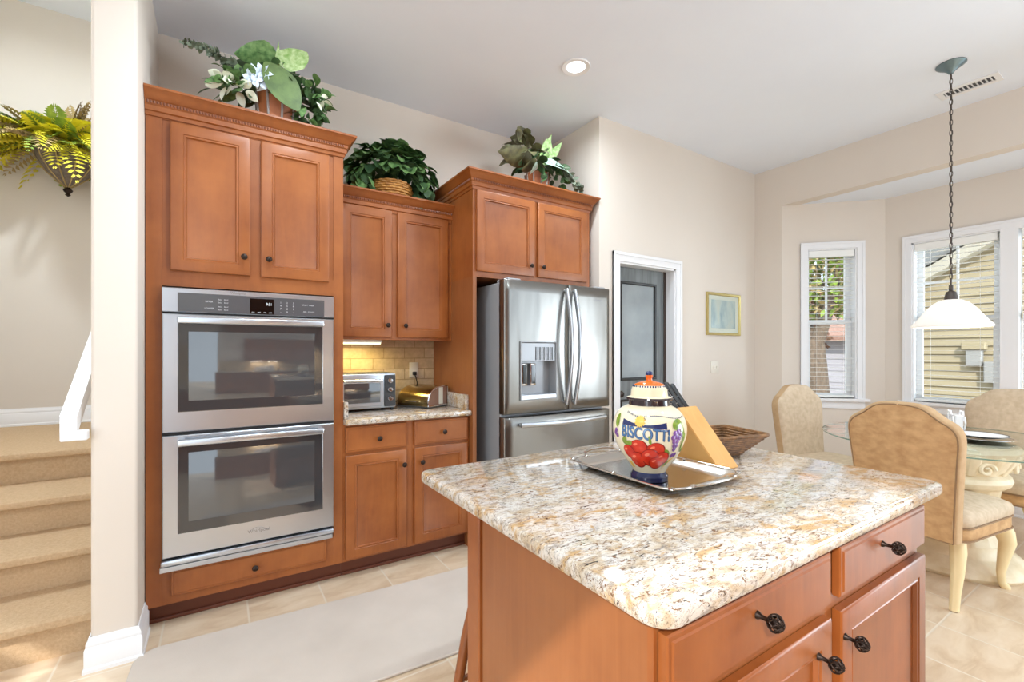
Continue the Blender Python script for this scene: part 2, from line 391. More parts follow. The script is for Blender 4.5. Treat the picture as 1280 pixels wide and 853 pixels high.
    def out(s, name, m, parent=None, local=False, angle=35, flat=False, norecalc=False):
        bm = s.bm
        if not norecalc: bmesh.ops.recalc_face_normals(bm, faces=bm.faces)
        if parent is not None and not local:
            bmesh.ops.translate(bm, verts=bm.verts, vec=-wloc(parent))
        me = bpy.data.meshes.new(name); bm.to_mesh(me); bm.free()
        if not flat and len(me.polygons):
            me.polygons.foreach_set('use_smooth', [True] * len(me.polygons))
            try: me.set_sharp_from_angle(angle=math.radians(angle))
            except Exception: pass
        me.materials.append(M[m] if isinstance(m, str) else m)
        o = link(bpy.data.objects.new(name, me))
        if parent is not None: o.parent = parent
        else:
            c = Vector((0, 0, 0)); vs = me.vertices
            lo = Vector((min(v.co.x for v in vs), min(v.co.y for v in vs), min(v.co.z for v in vs)))
            hi = Vector((max(v.co.x for v in vs), max(v.co.y for v in vs), max(v.co.z for v in vs)))
            c = Vector(((lo.x + hi.x) / 2, (lo.y + hi.y) / 2, lo.z)); me.transform(Matrix.Translation(-c)); o.location = c
        return o
def sbox(name, m, *b, parent=None, bev=0.0, seg=1):
    o = MB().box(*b, bev=bev, seg=seg).out(name, m, parent)
    if parent is None: o['kind'] = 'structure'
    return o
def copy_tree(o, parent=None):
    c = o.copy(); COL.objects.link(c)
    if parent is not None: c.parent = parent
    for ch in [x for x in bpy.data.objects if x.parent == o]: copy_tree(ch, c)
    return c
def text_polys(body, size):
    cu = bpy.data.curves.new('lettering', 'FONT'); cu.body = body; cu.size = size; cu.align_x = 'CENTER'; cu.align_y = 'CENTER'; cu.resolution_u = 3
    o = bpy.data.objects.new('lettering', cu); COL.objects.link(o)
    dg = bpy.context.evaluated_depsgraph_get(); me = bpy.data.meshes.new_from_object(o.evaluated_get(dg))
    bpy.data.objects.remove(o); V = [v.co.copy() for v in me.vertices]; F = [list(p.vertices) for p in me.polygons]
    bpy.data.meshes.remove(me); bpy.data.curves.remove(cu); return V, F
def put_text(mb, body, size, fm, sx=1.0):
    V, F = text_polys(body, size)
    vs = [mb.bm.verts.new(fm(v.x * sx, v.y)) for v in V]
    for f in F:
        try: mb.bm.faces.new([vs[i] for i in f])
        except ValueError: pass
    return mb
fY = lambda Y: (lambda u, w, d: (u, Y + d, w))         # fronts that face the camera side (-Y)
fYp = lambda Y: (lambda u, w, d: (u, Y - d, w))        # fronts that face +Y
DOOR = [(0, .020), (0, .004), (.003, .001), (.006, 0), (.050, 0), (.0525, .0035), (.0545, .0035), (.058, .0015), (.061, .002), (.065, .011), (.069, .0125)]
DRAWER = [(0, .020), (0, .006), (.003, .003), (.010, .003), (.013, 0), (.016, 0)]

# ================================================================ room shell
ZC, YB, YP, XR, XP = 3.12, 3.29, 2.604, 4.655, 2.478
sbox('floor', 'floor', -3.6, 5.6, -3.6, 5.2, -0.06, 0)
kc = MB()
kc.box(-3.6, XR + 0.12, -1.42, 2.49, ZC, ZC + .1).box(-.437, XR + 0.12, 2.49, YB + .9, ZC, ZC + .1)
o = kc.out('ceiling', 'ceil'); o['kind'] = 'structure'
sbox('wall_back', 'wall', -.286, XP, YB, YB + .12, 0, ZC)
sbox('wall_pantry_side', 'wall', XP, XP + .12, YP + .13, YB + .9, 0, ZC)
# pantry front wall with a door opening
DO0, DO1, DOZ = 2.690, 3.385, 2.02
w = MB().box(XP, DO0, YP, YP + .13, 0, ZC).box(DO1, XR, YP, YP + .13, 0, ZC).box(DO0, DO1, YP, YP + .13, DOZ, ZC)
o = w.out('wall_pantry', 'wall'); o['kind'] = 'structure'
o = MB().box(XP + .12, XR, YB + .78, YB + .9, 0, ZC).out('wall_pantry_rear', 'wall'); o['kind'] = 'structure'
# right wall, above and beside the bay
w = MB().box(XR, XR + .12, 2.34, YB + .9, 0, ZC).box(XR, XR + .12, -.52, 2.34, 2.73, ZC)
o = w.out('wall_right', 'wall'); o['kind'] = 'structure'
o = MB().prism([(XR + .12, 2.34), (5.34, 1.76), (5.34, .06), (XR + .12, -.52)], lambda x, y: (x, y, 2.73), lambda x, y: (x, y, 2.80)).out('ceiling_bay', 'ceil'); o['kind'] = 'structure'
# stairwell
sbox('wall_partition', 'wall', -.437, -.286, 2.49, 5.05, 0, 4.02, bev=.016, seg=3)
sbox('wall_landing', 'wall_stair', -3.6, -.437, 5.05, 5.17, 0, 4.02)
sbox('wall_stair_left', 'wall_stair', -1.77, -1.65, 2.49, 5.05, 0, 4.02)
sbox('ceiling_stairwell', 'ceil', -1.77, -.286, 2.40, 5.17, 4.02, 4.10)
sbox('wall_stair_header', 'wall', -1.77, -.437, 2.40, 2.49, ZC + .1, 4.02)
sbox('wall_foyer', 'wall', -3.6, -1.77, 2.49, 2.61, 0, ZC)
# left wall with a small high window that lets the sun fall on the stairs
w = MB(); XL = -3.6
hy0, hy1, hz0, hz1 = .20, .66, 2.50, 2.66
w.box(XL - .1, XL, -3.6, hy0, 0, ZC).box(XL - .1, XL, hy1, 2.61, 0, ZC).box(XL - .1, XL, hy0, hy1, 0, hz0).box(XL - .1, XL, hy0, hy1, hz1, ZC)
o = w.out('wall_left', 'wall'); o['kind'] = 'structure'
sbox('wall_front', 'wall', -.75, 2.55, -1.42, -1.30, 0, ZC)

BBP = [(0, 0), (.022, 0), (.022, .014), (.017, .02), (.017, .092), (.012, .100), (.013, .108), (.012, .116), (.006, .124), (.005, .136), (0, .136)]
def baseboard(name, path, z=0.0, closed=False, prof=BBP, m='white'):
    o = MB().sweep(path, [(a, b + z) for a, b in prof], closed).out(name, m); o['kind'] = 'structure'; return o
baseboard('baseboard_partition', [(-.437, 2.66), (-.437, 2.49), (-.286, 2.49), (-.286, 2.70)])
baseboard('baseboard_landing', [(-1.65, 5.05), (-.437, 5.05)], .72)
baseboard('baseboard_pantry', [(DO1 + .09, YP), (XR, YP)])
baseboard('baseboard_right', [(XR, YP), (XR, 2.34), (5.27, 1.71), (5.27, .11), (XR, -.52)])

# bay walls with window holes
def wallquad(mb, P0, D, Nn, s0, s1, z0, z1, th=.13):
    pts = lambda t: [(P0[0] + D[0] * s0 + Nn[0] * t, P0[1] + D[1] * s0 + Nn[1] * t), (P0[0] + D[0] * s1 + Nn[0] * t, P0[1] + D[1] * s1 + Nn[1] * t)]
    a, b = pts(0); c, d = pts(th)
    mb.rings([[(*a, z0), (*b, z0), (*d, z0), (*c, z0)], [(*a, z1), (*b, z1), (*d, z1), (*c, z1)]])
def bay_wall(name, P0, P1, holes, ext=(0, 0)):
    P0 = Vector(P0); P1 = Vector(P1); Lw = (P1 - P0).length; D = (P1 - P0) / Lw; Nn = Vector((-D.y, D.x))
    mb = MB(); s = -ext[0]
    for (a, b, z0, z1) in holes:
        wallquad(mb, P0, D, Nn, s, a, 0, 2.73); wallquad(mb, P0, D, Nn, a, b, 0, z0); wallquad(mb, P0, D, Nn, a, b, z1, 2.73); s = b
    wallquad(mb, P0, D, Nn, s, Lw + ext[1], 0, 2.73)
    o = mb.out(name, 'wall'); o['kind'] = 'structure'; return P0, D, Nn
def window(name, P0, D, Nn, a, b, z0, z1, units, blindlabels):
    """double-hung window(s) in the hole a..b; local frame: s along D, t outward, z"""
    f = lambda s, t, z: (P0.x + D.x * s + Nn.x * t, P0.y + D.y * s + Nn.y * t, z)
    def bx(mb, s0, s1, t0, t1, q0, q1):
        mb.rings([[f(s0, t0, q0), f(s1, t0, q0), f(s1, t1, q0), f(s0, t1, q0)], [f(s0, t0, q1), f(s1, t0, q1), f(s1, t1, q1), f(s0, t1, q1)]])
    root = struct(name, f((a + b) / 2, 0, z0))
    cw = .062
    m = MB()  # casing in two stepped layers
    for (w0, th) in ((cw, .014), (.02, .02)):
        e0 = cw - w0
        bx(m, a - cw, a - e0, -th, 0, z0, z1 + cw); bx(m, b + e0, b + cw, -th, 0, z0, z1 + cw); bx(m, a - cw, b + cw, -th - .001, 0, z1 + e0, z1 + cw + .001)
    m.out('casing', 'white', root)
    m = MB(); bx(m, a - cw - .03, b + cw + .03, -.05, .10, z0 - .025, z0); bx(m, a - cw, b + cw, -.016, 0, z0 - .095, z0 - .025); m.out('sill', 'white', root)
    m = MB(); bx(m, a, a + .012, 0, .13, z0, z1); bx(m, b - .012, b, 0, .13, z0, z1); bx(m, a, b, 0, .13, z1 - .012, z1)
    mw = .10; n = units; uw = ((b - a) - mw * (n - 1)) / n
    for k in range(n - 1): bx(m, a + uw * (k + 1) + mw * k, a + uw * (k + 1) + mw * (k + 1), -.012, .13, z0, z1 + .004)
    m.out('jamb', 'white', root)
    for k in range(n):
        s0 = a + k * (uw + mw) + .012; s1 = s0 + uw - .024; zm = z0 + (z1 - z0) * .512
        for part, q0, q1, t in (('upper_sash', zm - .02, z1 - .012, .105), ('lower_sash', z0, zm + .02, .075)):
            m = MB(); fr = .042
            bx(m, s0, s0 + fr, t, t + .03, q0, q1); bx(m, s1 - fr, s1, t, t + .03, q0, q1)
            bx(m, s0, s1, t - .001, t + .031, q0, q0 + fr); bx(m, s0, s1, t - .001, t + .031, q1 - fr, q1)
            sash = m.out(part, 'vinyl', root)
            if part == 'upper_sash':
                m = MB(); sm = (s0 + s1) / 2; qm = (q0 + q1) / 2
                bx(m, sm - .008, sm + .008, t + .008, t + .022, q0 + fr, q1 - fr); bx(m, s0 + fr, s1 - fr, t + .007, t + .023, qm - .008, qm + .008)
                m.out('muntins', 'vinyl', sash)
            m = MB(); bx(m, s0 + fr, s1 - fr, t + .013, t + .017, q0 + fr, q1 - fr); m.out('glass', 'pane', sash)
        # the blind, open slats
        sl, sr = s0 + .006, s1 - .006
        bl = thing('window_blind', blindlabels[k], 'blind', f((sl + sr) / 2, .035, z0 + .02), group='white slatted window blinds')
        m = MB(); bx(m, sl, sr, .006, .062, z1 - .075, z1 - .014); m.out('head_rail', 'slat', bl)
        m = MB(); z = z1 - .10
        while z > z0 + .05:
            bx(m, sl, sr, .012, .058, z, z + .0022); z -= .0435
        m.out('slats', 'slat', bl)
        m = MB(); bx(m, sl, sr, .012, .058, z0 + .008, z0 + .026); m.out('bottom_rail', 'slat', bl)
        m = MB()
        for q in (.2, .8):
            p = sl + (sr - sl) * q; m.tube([f(p, .035, z0 + .02), f(p, .035, z1 - .06)], .0012, 5)
        m.out('ladder_cord', 'slat', bl)
    return root
P0, D, Nn = bay_wall('wall_bay_left', (XR, 2.34), (5.27, 1.71), [(.225, .646, .85, 2.285)], (0, .05))
window('window_1', P0, D, Nn, .225, .646, .85, 2.285, 1, ['narrow white slatted blind over the angled bay window behind the left dining chair'])
P0, D, Nn = bay_wall('wall_bay_rear', (5.27, 1.71), (5.27, .11), [(.195, 1.405, .85, 2.275)], (.05, .05))
window('window_2', P0, D, Nn, .195, 1.405, .85, 2.275, 2, ['wide white slatted blind behind the pendant lamp, left of the window mullion', 'white slatted blind right of the window mullion at the edge of the photo'])
bay_wall('wall_bay_right', (5.27, .11), (XR, -.52), [(.235, .65, .85, 2.285)], (.05, 0))

# recessed lights; the last four are unseen, added to light the rooms
for i, (x, y) in enumerate(CANS):
    zc = ZC if y < 3 else 4.02
    lab = ['round white recessed downlight in the ceiling above the wall ovens', 'lit round recessed downlight in the ceiling in front of the refrigerator', 'unseen recessed downlight added above the near left kitchen floor', 'unseen recessed downlight added above the island', 'unseen recessed downlight added in the foyer ceiling', 'unseen recessed downlight added to light the stair landing'][i]
    t = thing('recessed_light', lab, 'ceiling light', (x, y, zc), group='recessed ceiling downlights')
    MB().lathe([(.066, 0.0), (.090, 0.0), (.092, -.003), (.088, -.008), (.070, -.006), (.060, .004 - .006), (.060, -.001)], (x, y, zc), 40, False).out('trim_ring', 'white', t)
    MB().lathe([(.0001, -.0012), (.06, -.0012), (.062, -.0005)], (x, y, zc), 32).out('lens', 'lamp', t)
    ld = bpy.data.lights.new('downlight', 'AREA'); ld.shape = 'DISK'; ld.size = .12; ld.energy = CAN_POWER * (2.6 if zc > 4 else 1.0); ld.color = (.80, .915, 1.0)
    ld.spread = math.radians(165)
    lo = link(bpy.data.objects.new('bulb', ld)); lo.parent = t; lo.location = (0, 0, -.012)

# ================================================================ stairs
st = thing('staircase', 'tan carpeted stairs climbing to a landing beside the white partition wall', 'stairs', (-1.04, 2.64, 0))
NZ = [2.635, 2.955, 3.30, 3.705]
for i, y in enumerate(NZ):
    z1 = .18 * (i + 1); z0 = z1 - .18
    back = (NZ[i + 1] + .05) if i < 3 else 5.047
    prof = [(y + .045, z0), (y + .045, z1 - .045), (y + .012, z1 - .045), (y + .002, z1 - .036), (y, z1 - .022), (y + .004, z1 - .008), (y + .016, z1), (back, z1), (back, z0)]
    MB().prism(prof, lambda a, b: (-1.648, a, b), lambda a, b: (-.4385, a, b)).out('step' if i < 3 else 'landing', 'carpet', st)
hr = thing('handrail', 'white painted handrail sloping down the stair side of the partition', 'handrail', (-.50, 2.5, .95))
def slope(y0, y1, z0, z1, x0, x1, w):
    return [(x0, y0, z0), (x1, y0, z0), (x1, y0, z0 + w), (x0, y0, z0 + w)], [(x0, y1, z1), (x1, y1, z1), (x1, y1, z1 + w), (x0, y1, z1 + w)]
a, b = slope(2.455, 4.1, .965, 2.07, -.520, -.470, .080); MB().rings([a, b]).out('rail', 'white', hr)
MB().box(-.520, -.4385, 2.450, 2.489, .945, .985, .004).out('rail_return', 'white', hr)
MB().box(-.475, -.437, 3.0, 3.03, 1.36, 1.40, .004).out('bracket', 'white', hr)

# ================================================================ plants
def leaf(mb, base, direc, length, width, droop=.3, fold=.25, n=5, shape='oval', roll=0.0):
    d = Vector(direc).normalized(); base = Vector(base)
    side = d.cross(Vector((0, 0, 1)))
    side = side.normalized() if side.length > 1e-3 else Vector((1, 0, 0))
    side = Matrix.Rotation(roll, 3, d) @ side
    nrm = side.cross(d).normalized(); rows = []
    for i in range(n + 1):
        t = i / n
        if shape == 'heart': w = width * .5 * (math.sin(PI * min(1, t * .86 + .14)) ** .8) * (1.1 if t < .5 else 1.0)
        elif shape == 'spear': w = width * .5 * math.sin(PI * t ** .7) ** 1.1
        else: w = width * .5 * math.sin(PI * (t * .97 + .015)) ** .75
        p = base + d * (length * t) + Vector((0, 0, -droop * length * t * t))
        up = nrm * (fold * w)
        rows.append((p + side * w + up, p, p - side * w + up))
    R = [[mb.bm.verts.new(q) for q in r] for r in rows]
    for a, b in zip(R, R[1:]):
        for k in (0, 1):
            try: mb.bm.faces.new((a[k], a[k + 1], b[k + 1], b[k]))
            except ValueError: pass
def rdir(az0, az1, el0, el1):
    a = math.radians(random.uniform(az0, az1)); e = math.radians(random.uniform(el0, el1))
    return Vector((math.cos(a) * math.cos(e), math.sin(a) * math.cos(e), math.sin(e)))
def cluster(mb, c, n, spread, size, az=(0, 360), el=(-10, 80), shape='oval', wr=.6, stem=.5, droop=.35):
    for i in range(n):
        d = rdir(*az, *el); r = random.uniform(.35, 1) * stem
        p = Vector(c) + Vector((d.x * spread[0], d.y * spread[1], d.z * spread[2])) * r
        s = size * random.uniform(.7, 1.25)
        leaf(mb, p, (d + Vector(rdir(0, 360, -60, 60)) * .55), s, s * wr, droop * random.uniform(.4, 1.5), .22, 5, shape, random.uniform(-1.5, 1.5))
def staved_pot(name_parent, c, r0, r1, h, n=10):
    x, y, z = c
    MB().lathe([(r0 * .2, 0), (r0, 0), (r1, h), (r1 - .012, h), (r1 - .014, h - .02), (.01, h - .02)], c, n).out('pot', 'potwood', name_parent)
    mb = MB()
    for k in range(n):
        a = 2 * PI * (k + .0) / n
        mb.tube([(x + (r0 + .001) * math.cos(a), y + (r0 + .001) * math.sin(a), z + .004), (x + (r1 + .001) * math.cos(a), y + (r1 + .001) * math.sin(a), z + h)], .006, 6)
    mb.out('pot_stave', 'potgrey', name_parent)

# ================================================================ wall run: tall oven cabinet
YF = 2.70; YC = YB - .004
CROWN = [(0, -.115), (.006, -.115), (.008, -.098), (.016, -.094), (.016, -.072), (.022, -.066), (.022, -.050), (.030, -.046), (.040, -.030), (.056, -.014), (.062, -.010), (.062, 0), (0, 0)]
def crown(parent, path, ztop, m='wood', dent=None):
    MB().sweep(path, [(a, b + ztop) for a, b in CROWN]).out('crown_molding', m, parent)
    if dent:
        for (p, q) in dent:
            mb = MB(); p = Vector(p); q = Vector(q); L = (q - p).length; d = (q - p) / L; nn = Vector((d.y, -d.x)); k = int(L / .0125)
            for i in range(k):
                c = p + d * ((i + .5) * L / k) + nn * .0225
                mb.ball((c.x, c.y, ztop - .0585), .0062, (.8, .8, 1.25), 6, 4)
            mb.out('dentil_beading', 'wood_dark', parent)
def knob(parent, x, z, yf, sgn=-1, r=.014):
    MB().lathe([(.006, 0), (.005, .010), (.0065, .014), (r, .019), (r + .001, .023), (r * .8, .028), (r * .25, .0305), (.0005, .031)], (0, 0, 0), 20).xform(
        Matrix.Translation((x, yf, z)) @ Matrix.Rotation(PI / 2 if sgn < 0 else -PI / 2, 4, 'X')).out('knob', 'bronze', parent)
tc = thing('oven_cabinet', 'tall brown wooden cabinet housing the double wall oven', 'cabinet', (.16, 3.0, 0))
b = MB()
b.box(-.283, -.222, YF, YC, .10, 2.44).box(.545, .598, YF, YC, .10, 2.44)                      # stiles / sides
b.box(-.2219, .5449, YF, YC, 2.395, 2.44).box(-.2219, .5449, YF, YC, 1.61, 1.70).box(-.2219, .5449, YF, YC, .10, .262)
b.box(-.2219, .5449, YC - .03, YC, .2621, 1.6099).box(-.2219, .5449, YF + .004, YC, 1.7001, 2.3949)
b.out('carcass', 'wood', tc)
crown(tc, [(-.284, YF), (.598, YF), (.598, YC)], 2.515, dent=[((-.28, YF), (.60, YF)), ((.598, YF + .01), (.598, YB - .34))])
MB().box(-.284, .598, YF, YC, 2.44, 2.49).out('top_deck', 'wood', tc)
MB().box(-.284, .598, 2.765, 2.80, 0, .0999).box(-.284, .598, 2.752, 2.765, 0, .018, .004).out('toe_kick', 'toe', tc)
for (x0, x1, kx) in ((-.190, .139, .111), (.187, .519, .222)):
    d_ = MB().panel(x0, x1, 1.685, 2.388, DOOR, fY(2.68)).out('door', 'wood', tc); knob(d_, kx, 1.775, 2.68)
d_ = MB().panel(-.187, .504, .140, .262, DRAWER, fY(2.68)).out('drawer', 'wood', tc); knob(d_, .160, .195, 2.68)

# double oven
ov = thing('double_wall_oven', 'stainless double wall oven with two glass doors and control panel', 'oven', (.16, 2.7, .265))
MB().box(-.2205, .5435, 2.686, 3.2, .288, 1.604).out('housing', 'ovencav', ov)
MB().box(-.220, .542, 2.664, 2.686, 1.486, 1.600, .003).out('control_fascia', 'steel', ov)
cp = MB().box(-.160, .490, 2.6625, 2.664, 1.488, 1.578, .0006).out('control_panel', 'panelglass', ov)
MB().box(.136, .244, 2.6615, 2.6625, 1.490, 1.568).out('display', 'display', cp)
mt = MB(); put_text(mt, '9:51', .020, lambda u, v: (.222 + u * .8, 2.6612, 1.541 + v)); mt.out('clock_digits', 'led', cp)
mt = MB()
for x in (.150, .177, .203, .228): put_text(mt, 'oo', .012, lambda u, v: (x + u, 2.6612, 1.499 + v))
mt.out('status_icons', 'glyph', cp, flat=True); mt = MB()
put_text(mt, 'UPPER', .011, lambda u, v: (-.036 + u, 2.6618, 1.541 + v)); put_text(mt, 'LOWER', .011, lambda u, v: (-.036 + u, 2.6618, 1.508 + v))
for z in (1.553, 1.538, 1.518, 1.503):
    for x in (.008, .034): put_text(mt, 'Bake' if x < .02 else 'Broil', .009, lambda u, v: (x + u, 2.6618, z + v))
mt.out('mode_buttons', 'glyph', cp, flat=True); mt = MB()
for r_, z in enumerate((1.553, 1.537, 1.521, 1.505)):
    for c_, x in enumerate((.276, .306, .336)): put_text(mt, ['123', '456', '789', '-0-'][r_][c_], .013, lambda u, v: (x + u, 2.6618, z + v))
mt.out('number_keys', 'glyph', cp, flat=True); mt = MB()
for z, wds in ((1.546, ('START', 'TIMER')), (1.510, ('OFF', 'CLOCK'))):
    for x, wd in zip((.392, .424), wds): put_text(mt, wd, .010, lambda u, v: (x + u, 2.6618, z + v))
mt.out('start_buttons', 'glyph', cp, flat=True)
mt = MB(); put_text(mt, 'Whirlpool', .016, lambda u, v: (.085 + u, 2.6634, 1.589 + v)); mt.out('brand_mark', 'logo', ov, flat=True)
def oven_door(z0, z1, wz0, wz1, logo):
    d = MB().panel(-.218, .540, z0, z1, [(0, .020), (0, .004), (.004, 0), (.052, 0)], fY(2.662)).out('oven_door', 'steel', ov)
    wnd = MB().panel(-.160, .482, wz0, wz1, [(0, .002), (0, -.0015), (.003, -.003)], fY(2.662)).out('door_window', 'ovenglass', d)
    MB().rings([[(u, Y_, w_) for u, w_ in ((a, c), (b, c), (b, d_), (a, d_))] for a, b, c, d_, Y_ in ((-.157, .479, wz0 + .003, wz1 - .003, 2.6588), (-.157, .479, wz0 + .003, wz1 - .003, 2.6584), (-.118, .440, wz0 + .052, wz1 - .042, 2.6584), (-.118, .440, wz0 + .052, wz1 - .042, 2.6588))], True, False, False).out('window_border', 'ovenborder', wnd)
    # full-width handle with flat bar and end brackets
    h = MB(); zh = z1 - .030
    h.box(-.160, .482, 2.606, 2.628, zh - .016, zh + .016, .007, 3)
    for x in (-.158, .452): h.box(x, x + .028, 2.62, 2.664, zh - .014, zh + .014, .004)
    h.out('handle', 'steel', d)
    if logo:
        mt = MB(); put_text(mt, 'Whirlpool', .024, lambda u, v: (.176 + u, 2.6612, z0 + .055 + v))
        mt.tube([(.13 + .09 * t_, 2.6615, z0 + .055 + .018 * math.sin(PI * t_ * 1.1)) for t_ in [k / 12 for k in range(13)]], .0012, 4)
        mt.out('brand_mark', 'logo', d, flat=True)
oven_door(.918, 1.476, 1.012, 1.436, False)
oven_door(.330, .902, .437, .860, True)
MB().box(-.224, .536, 2.650, 2.684, .296, .322, .006, 2).box(-.228, .532, 2.656, 2.684, .268, .292, .002).out('vent_trim', 'steel', ov)
MB().box(-.218, .534, 2.664, 2.6855, .2915, .2965).out('vent_gap', 'black', ov)

# upper wall cabinet
YU = 2.97
uc = thing('wall_cabinet', 'brown two-door wall cabinet above the toaster oven', 'cabinet', (1.0, 3.1, 1.375))
MB().box(.5985, 1.398, YU, YC, 1.375, 2.295).out('carcass', 'wood', uc)
crown(uc, [(.5985, YU), (1.398, YU)], 2.325, dent=[((.60, YU), (1.396, YU))])
for (x0, x1, kx) in ((.643, .962, .931), (1.003, 1.366, 1.049)):
    d_ = MB().panel(x0, x1, 1.392, 2.222, DOOR, fY(YU - .02)).out('door', 'wood', uc); knob(d_, kx, 1.469, YU - .02)
# base cabinet
bc = thing('base_cabinet', 'brown base cabinet with two drawers and two doors under the granite', 'cabinet', (1.0, 3.0, 0))
MB().box(.5985, 1.398, YF, YC, .10, .880).out('carcass', 'wood', bc)
MB().box(.5985, 1.398, 2.765, 2.80, 0, .0999).box(.5985, 1.398, 2.752, 2.765, 0, .018, .004).out('toe_kick', 'toe', bc)
for (x0, x1, kx, kd) in ((.607, .965, .795, .945), (1.017, 1.383, 1.208, 1.060)):
    d_ = MB().panel(x0, x1, .722, .868, DRAWER, fY(2.68)).out('drawer', 'wood', bc); knob(d_, kx, .790, 2.68)
    d_ = MB().panel(x0, x1, .115, .704, DOOR, fY(2.68)).out('door', 'wood', bc); knob(d_, kd, .617, 2.68)
ct = thing('countertop', 'speckled granite countertop with backsplash lips beside the refrigerator', 'countertop', (1.0, 3.0, .88))
MB().box(.599, 1.397, 2.655, YC, .8805, .914, .008, 3).out('slab', 'granite', ct)
MB().box(.599, .622, 2.68, YB - .01, .9142, 1.012, .003).out('side_lip', 'granite', ct)
MB().box(1.374, 1.397, 2.70, YB - .01, .9142, 1.012, .003).out('side_lip', 'granite', ct)
sbox('trim_backsplash', 'splash', .599, 1.397, YB - .012, YB, .9145, 1.375)
ul = thing('under_cabinet_light', 'glowing warm strip light under the wall cabinet over the toaster oven', 'light', (.78, 3.12, 1.36))
MB().box(.625, .930, 3.07, 3.13, 1.355, 1.375, .003).out('housing', 'white', ul)
MB().box(.632, .923, 3.066, 3.126, 1.347, 1.3555, .003).out('tube', 'tube', ul)
ld = bpy.data.lights.new('strip', 'AREA'); ld.shape = 'RECTANGLE'; ld.size = .28; ld.size_y = .05; ld.energy = 1.8; ld.color = (1, .82, .30)
lo = link(bpy.data.objects.new('strip_bulb', ld)); lo.parent = ul; lo.location = (0, -.01, -.02)

# refrigerator surround
YFR = 2.645
fc = thing('refrigerator_cabinet', 'brown wooden surround with two doors over the refrigerator', 'cabinet', (1.92, 3.0, 0))
MB().box(1.399, 1.425, YFR, YC, 0, 1.7899).out('side_panel', 'wood_end', fc)
MB().box(1.399, 2.412, YFR, YC, 1.79, 2.41).out('carcass', 'wood', fc)
MB().box(2.388, 2.412, YFR, YC, 0, 1.7899).out('side_panel', 'wood_end', fc)
MB().box(1.399, 2.412, YFR, YC, 2.4101, 2.45).out('top_deck', 'wood', fc)
crown(fc, [(1.399, YC), (1.399, YFR), (2.412, YFR), (2.412, YC)], 2.478, dent=[((1.399, YU), (1.399, YFR)), ((1.395, YFR), (2.416, YFR))])
for (x0, x1, kx) in ((1.422, 1.884, 1.845), (1.912, 2.372, 1.950)):
    d_ = MB().panel(x0, x1, 1.826, 2.358, DOOR, fY(YFR - .02)).out('door', 'wood', fc); knob(d_, kx, 1.898, YFR - .02)

# ================================================================ refrigerator
fr = thing('refrigerator', 'stainless french door refrigerator with bottom freezer drawer and dispenser', 'refrigerator', (1.99, 2.85, 0))
FX0, FX1, FY0 = 1.535, 2.462, 2.46
MB().box(FX0 + .012, FX1 - .012, FY0 + .085, 3.20, .03, 1.750, .006).out('body', 'steel_d', fr)
MB().box(FX0 + .03, FX0 + .14, FY0 + .03, FY0 + .16, 1.750, 1.776, .006).out('hinge_cover', 'steel_d', fr)
MB().box(FX1 - .14, FX1 - .03, FY0 + .03, FY0 + .16, 1.750, 1.776, .006).out('hinge_cover', 'steel_d', fr)
MB().box(FX0 + .02, FX1 - .02, FY0 + .10, 2.9, 0.0, .05).out('base_grille', 'black', fr)
def fdoor(name, x0, x1, z0, z1, xc, hole=None):
    """door with a gently bowed front; hole = dispenser recess"""
    mb = MB()
    def yy(x): 
        t = (x - xc) / ((FX1 - FX0) / 2); return FY0 + .016 * t * t
    xs = [x0, x0 + .006] + [x0 + .006 + (x1 - x0 - .012) * k / 14 for k in range(1, 14)] + [x1 - .006, x1]
    zs = [z0, z0 + .006] + [z0 + .006 + (z1 - z0 - .012) * k / 12 for k in range(1, 12)] + [z1 - .006, z1]
    if hole:
        xs = sorted(set([x for x in xs if not (hole[0] - .012 < x < hole[1] + .012)] + [hole[0], (hole[0] + hole[1]) / 2, hole[1]]))
        zs = sorted(set([z for z in zs if not (hole[2] - .012 < z < hole[3] + .012)] + [hole[2], (hole[2] + hole[3]) / 2, hole[3]]))
    G = [[mb.bm.verts.new((x, yy(x) + (.007 if x in (x0, x1) or z in (z0, z1) else 0), z)) for x in xs] for z in zs]
    nx, nz = len(xs), len(zs)
    for j in range(nz - 1):
        for i in range(nx - 1):
            if hole and hole[0] <= xs[i] < hole[1] - 1e-6 and hole[2] <= zs[j] < hole[3] - 1e-6: continue
            mb.bm.faces.new((G[j][i], G[j][i + 1], G[j + 1][i + 1], G[j + 1][i]))
    back = [mb.bm.verts.new((x, FY0 + .078, z)) for (x, z) in ((x0, z0), (x1, z0), (x1, z1), (x0, z1))]
    def side(loop, a, c):
        for p, q in zip(loop, loop[1:]): pass
        mb.bm.faces.new(loop + [c, a])
    side(G[0], back[0], back[1]); side([G[j][-1] for j in range(nz)], back[1], back[2])
    side(list(reversed(G[-1])), back[2], back[3]); side([G[j][0] for j in reversed(range(nz))], back[3], back[0])
    mb.bm.faces.new(back)
    return mb.out(name, 'steel_f', fr, angle=50)
XM = 2.055; XCF = (FX0 + FX1) / 2
DH = (1.657, 1.941, .985, 1.359)
ld_ = fdoor('french_door', FX0, XM - .003, .892, 1.764, XCF, DH)
rd_ = fdoor('french_door', XM + .003, FX1, .892, 1.764, XCF)
fz = fdoor('freezer_drawer', FX0, FX1, .075, .872, XCF)
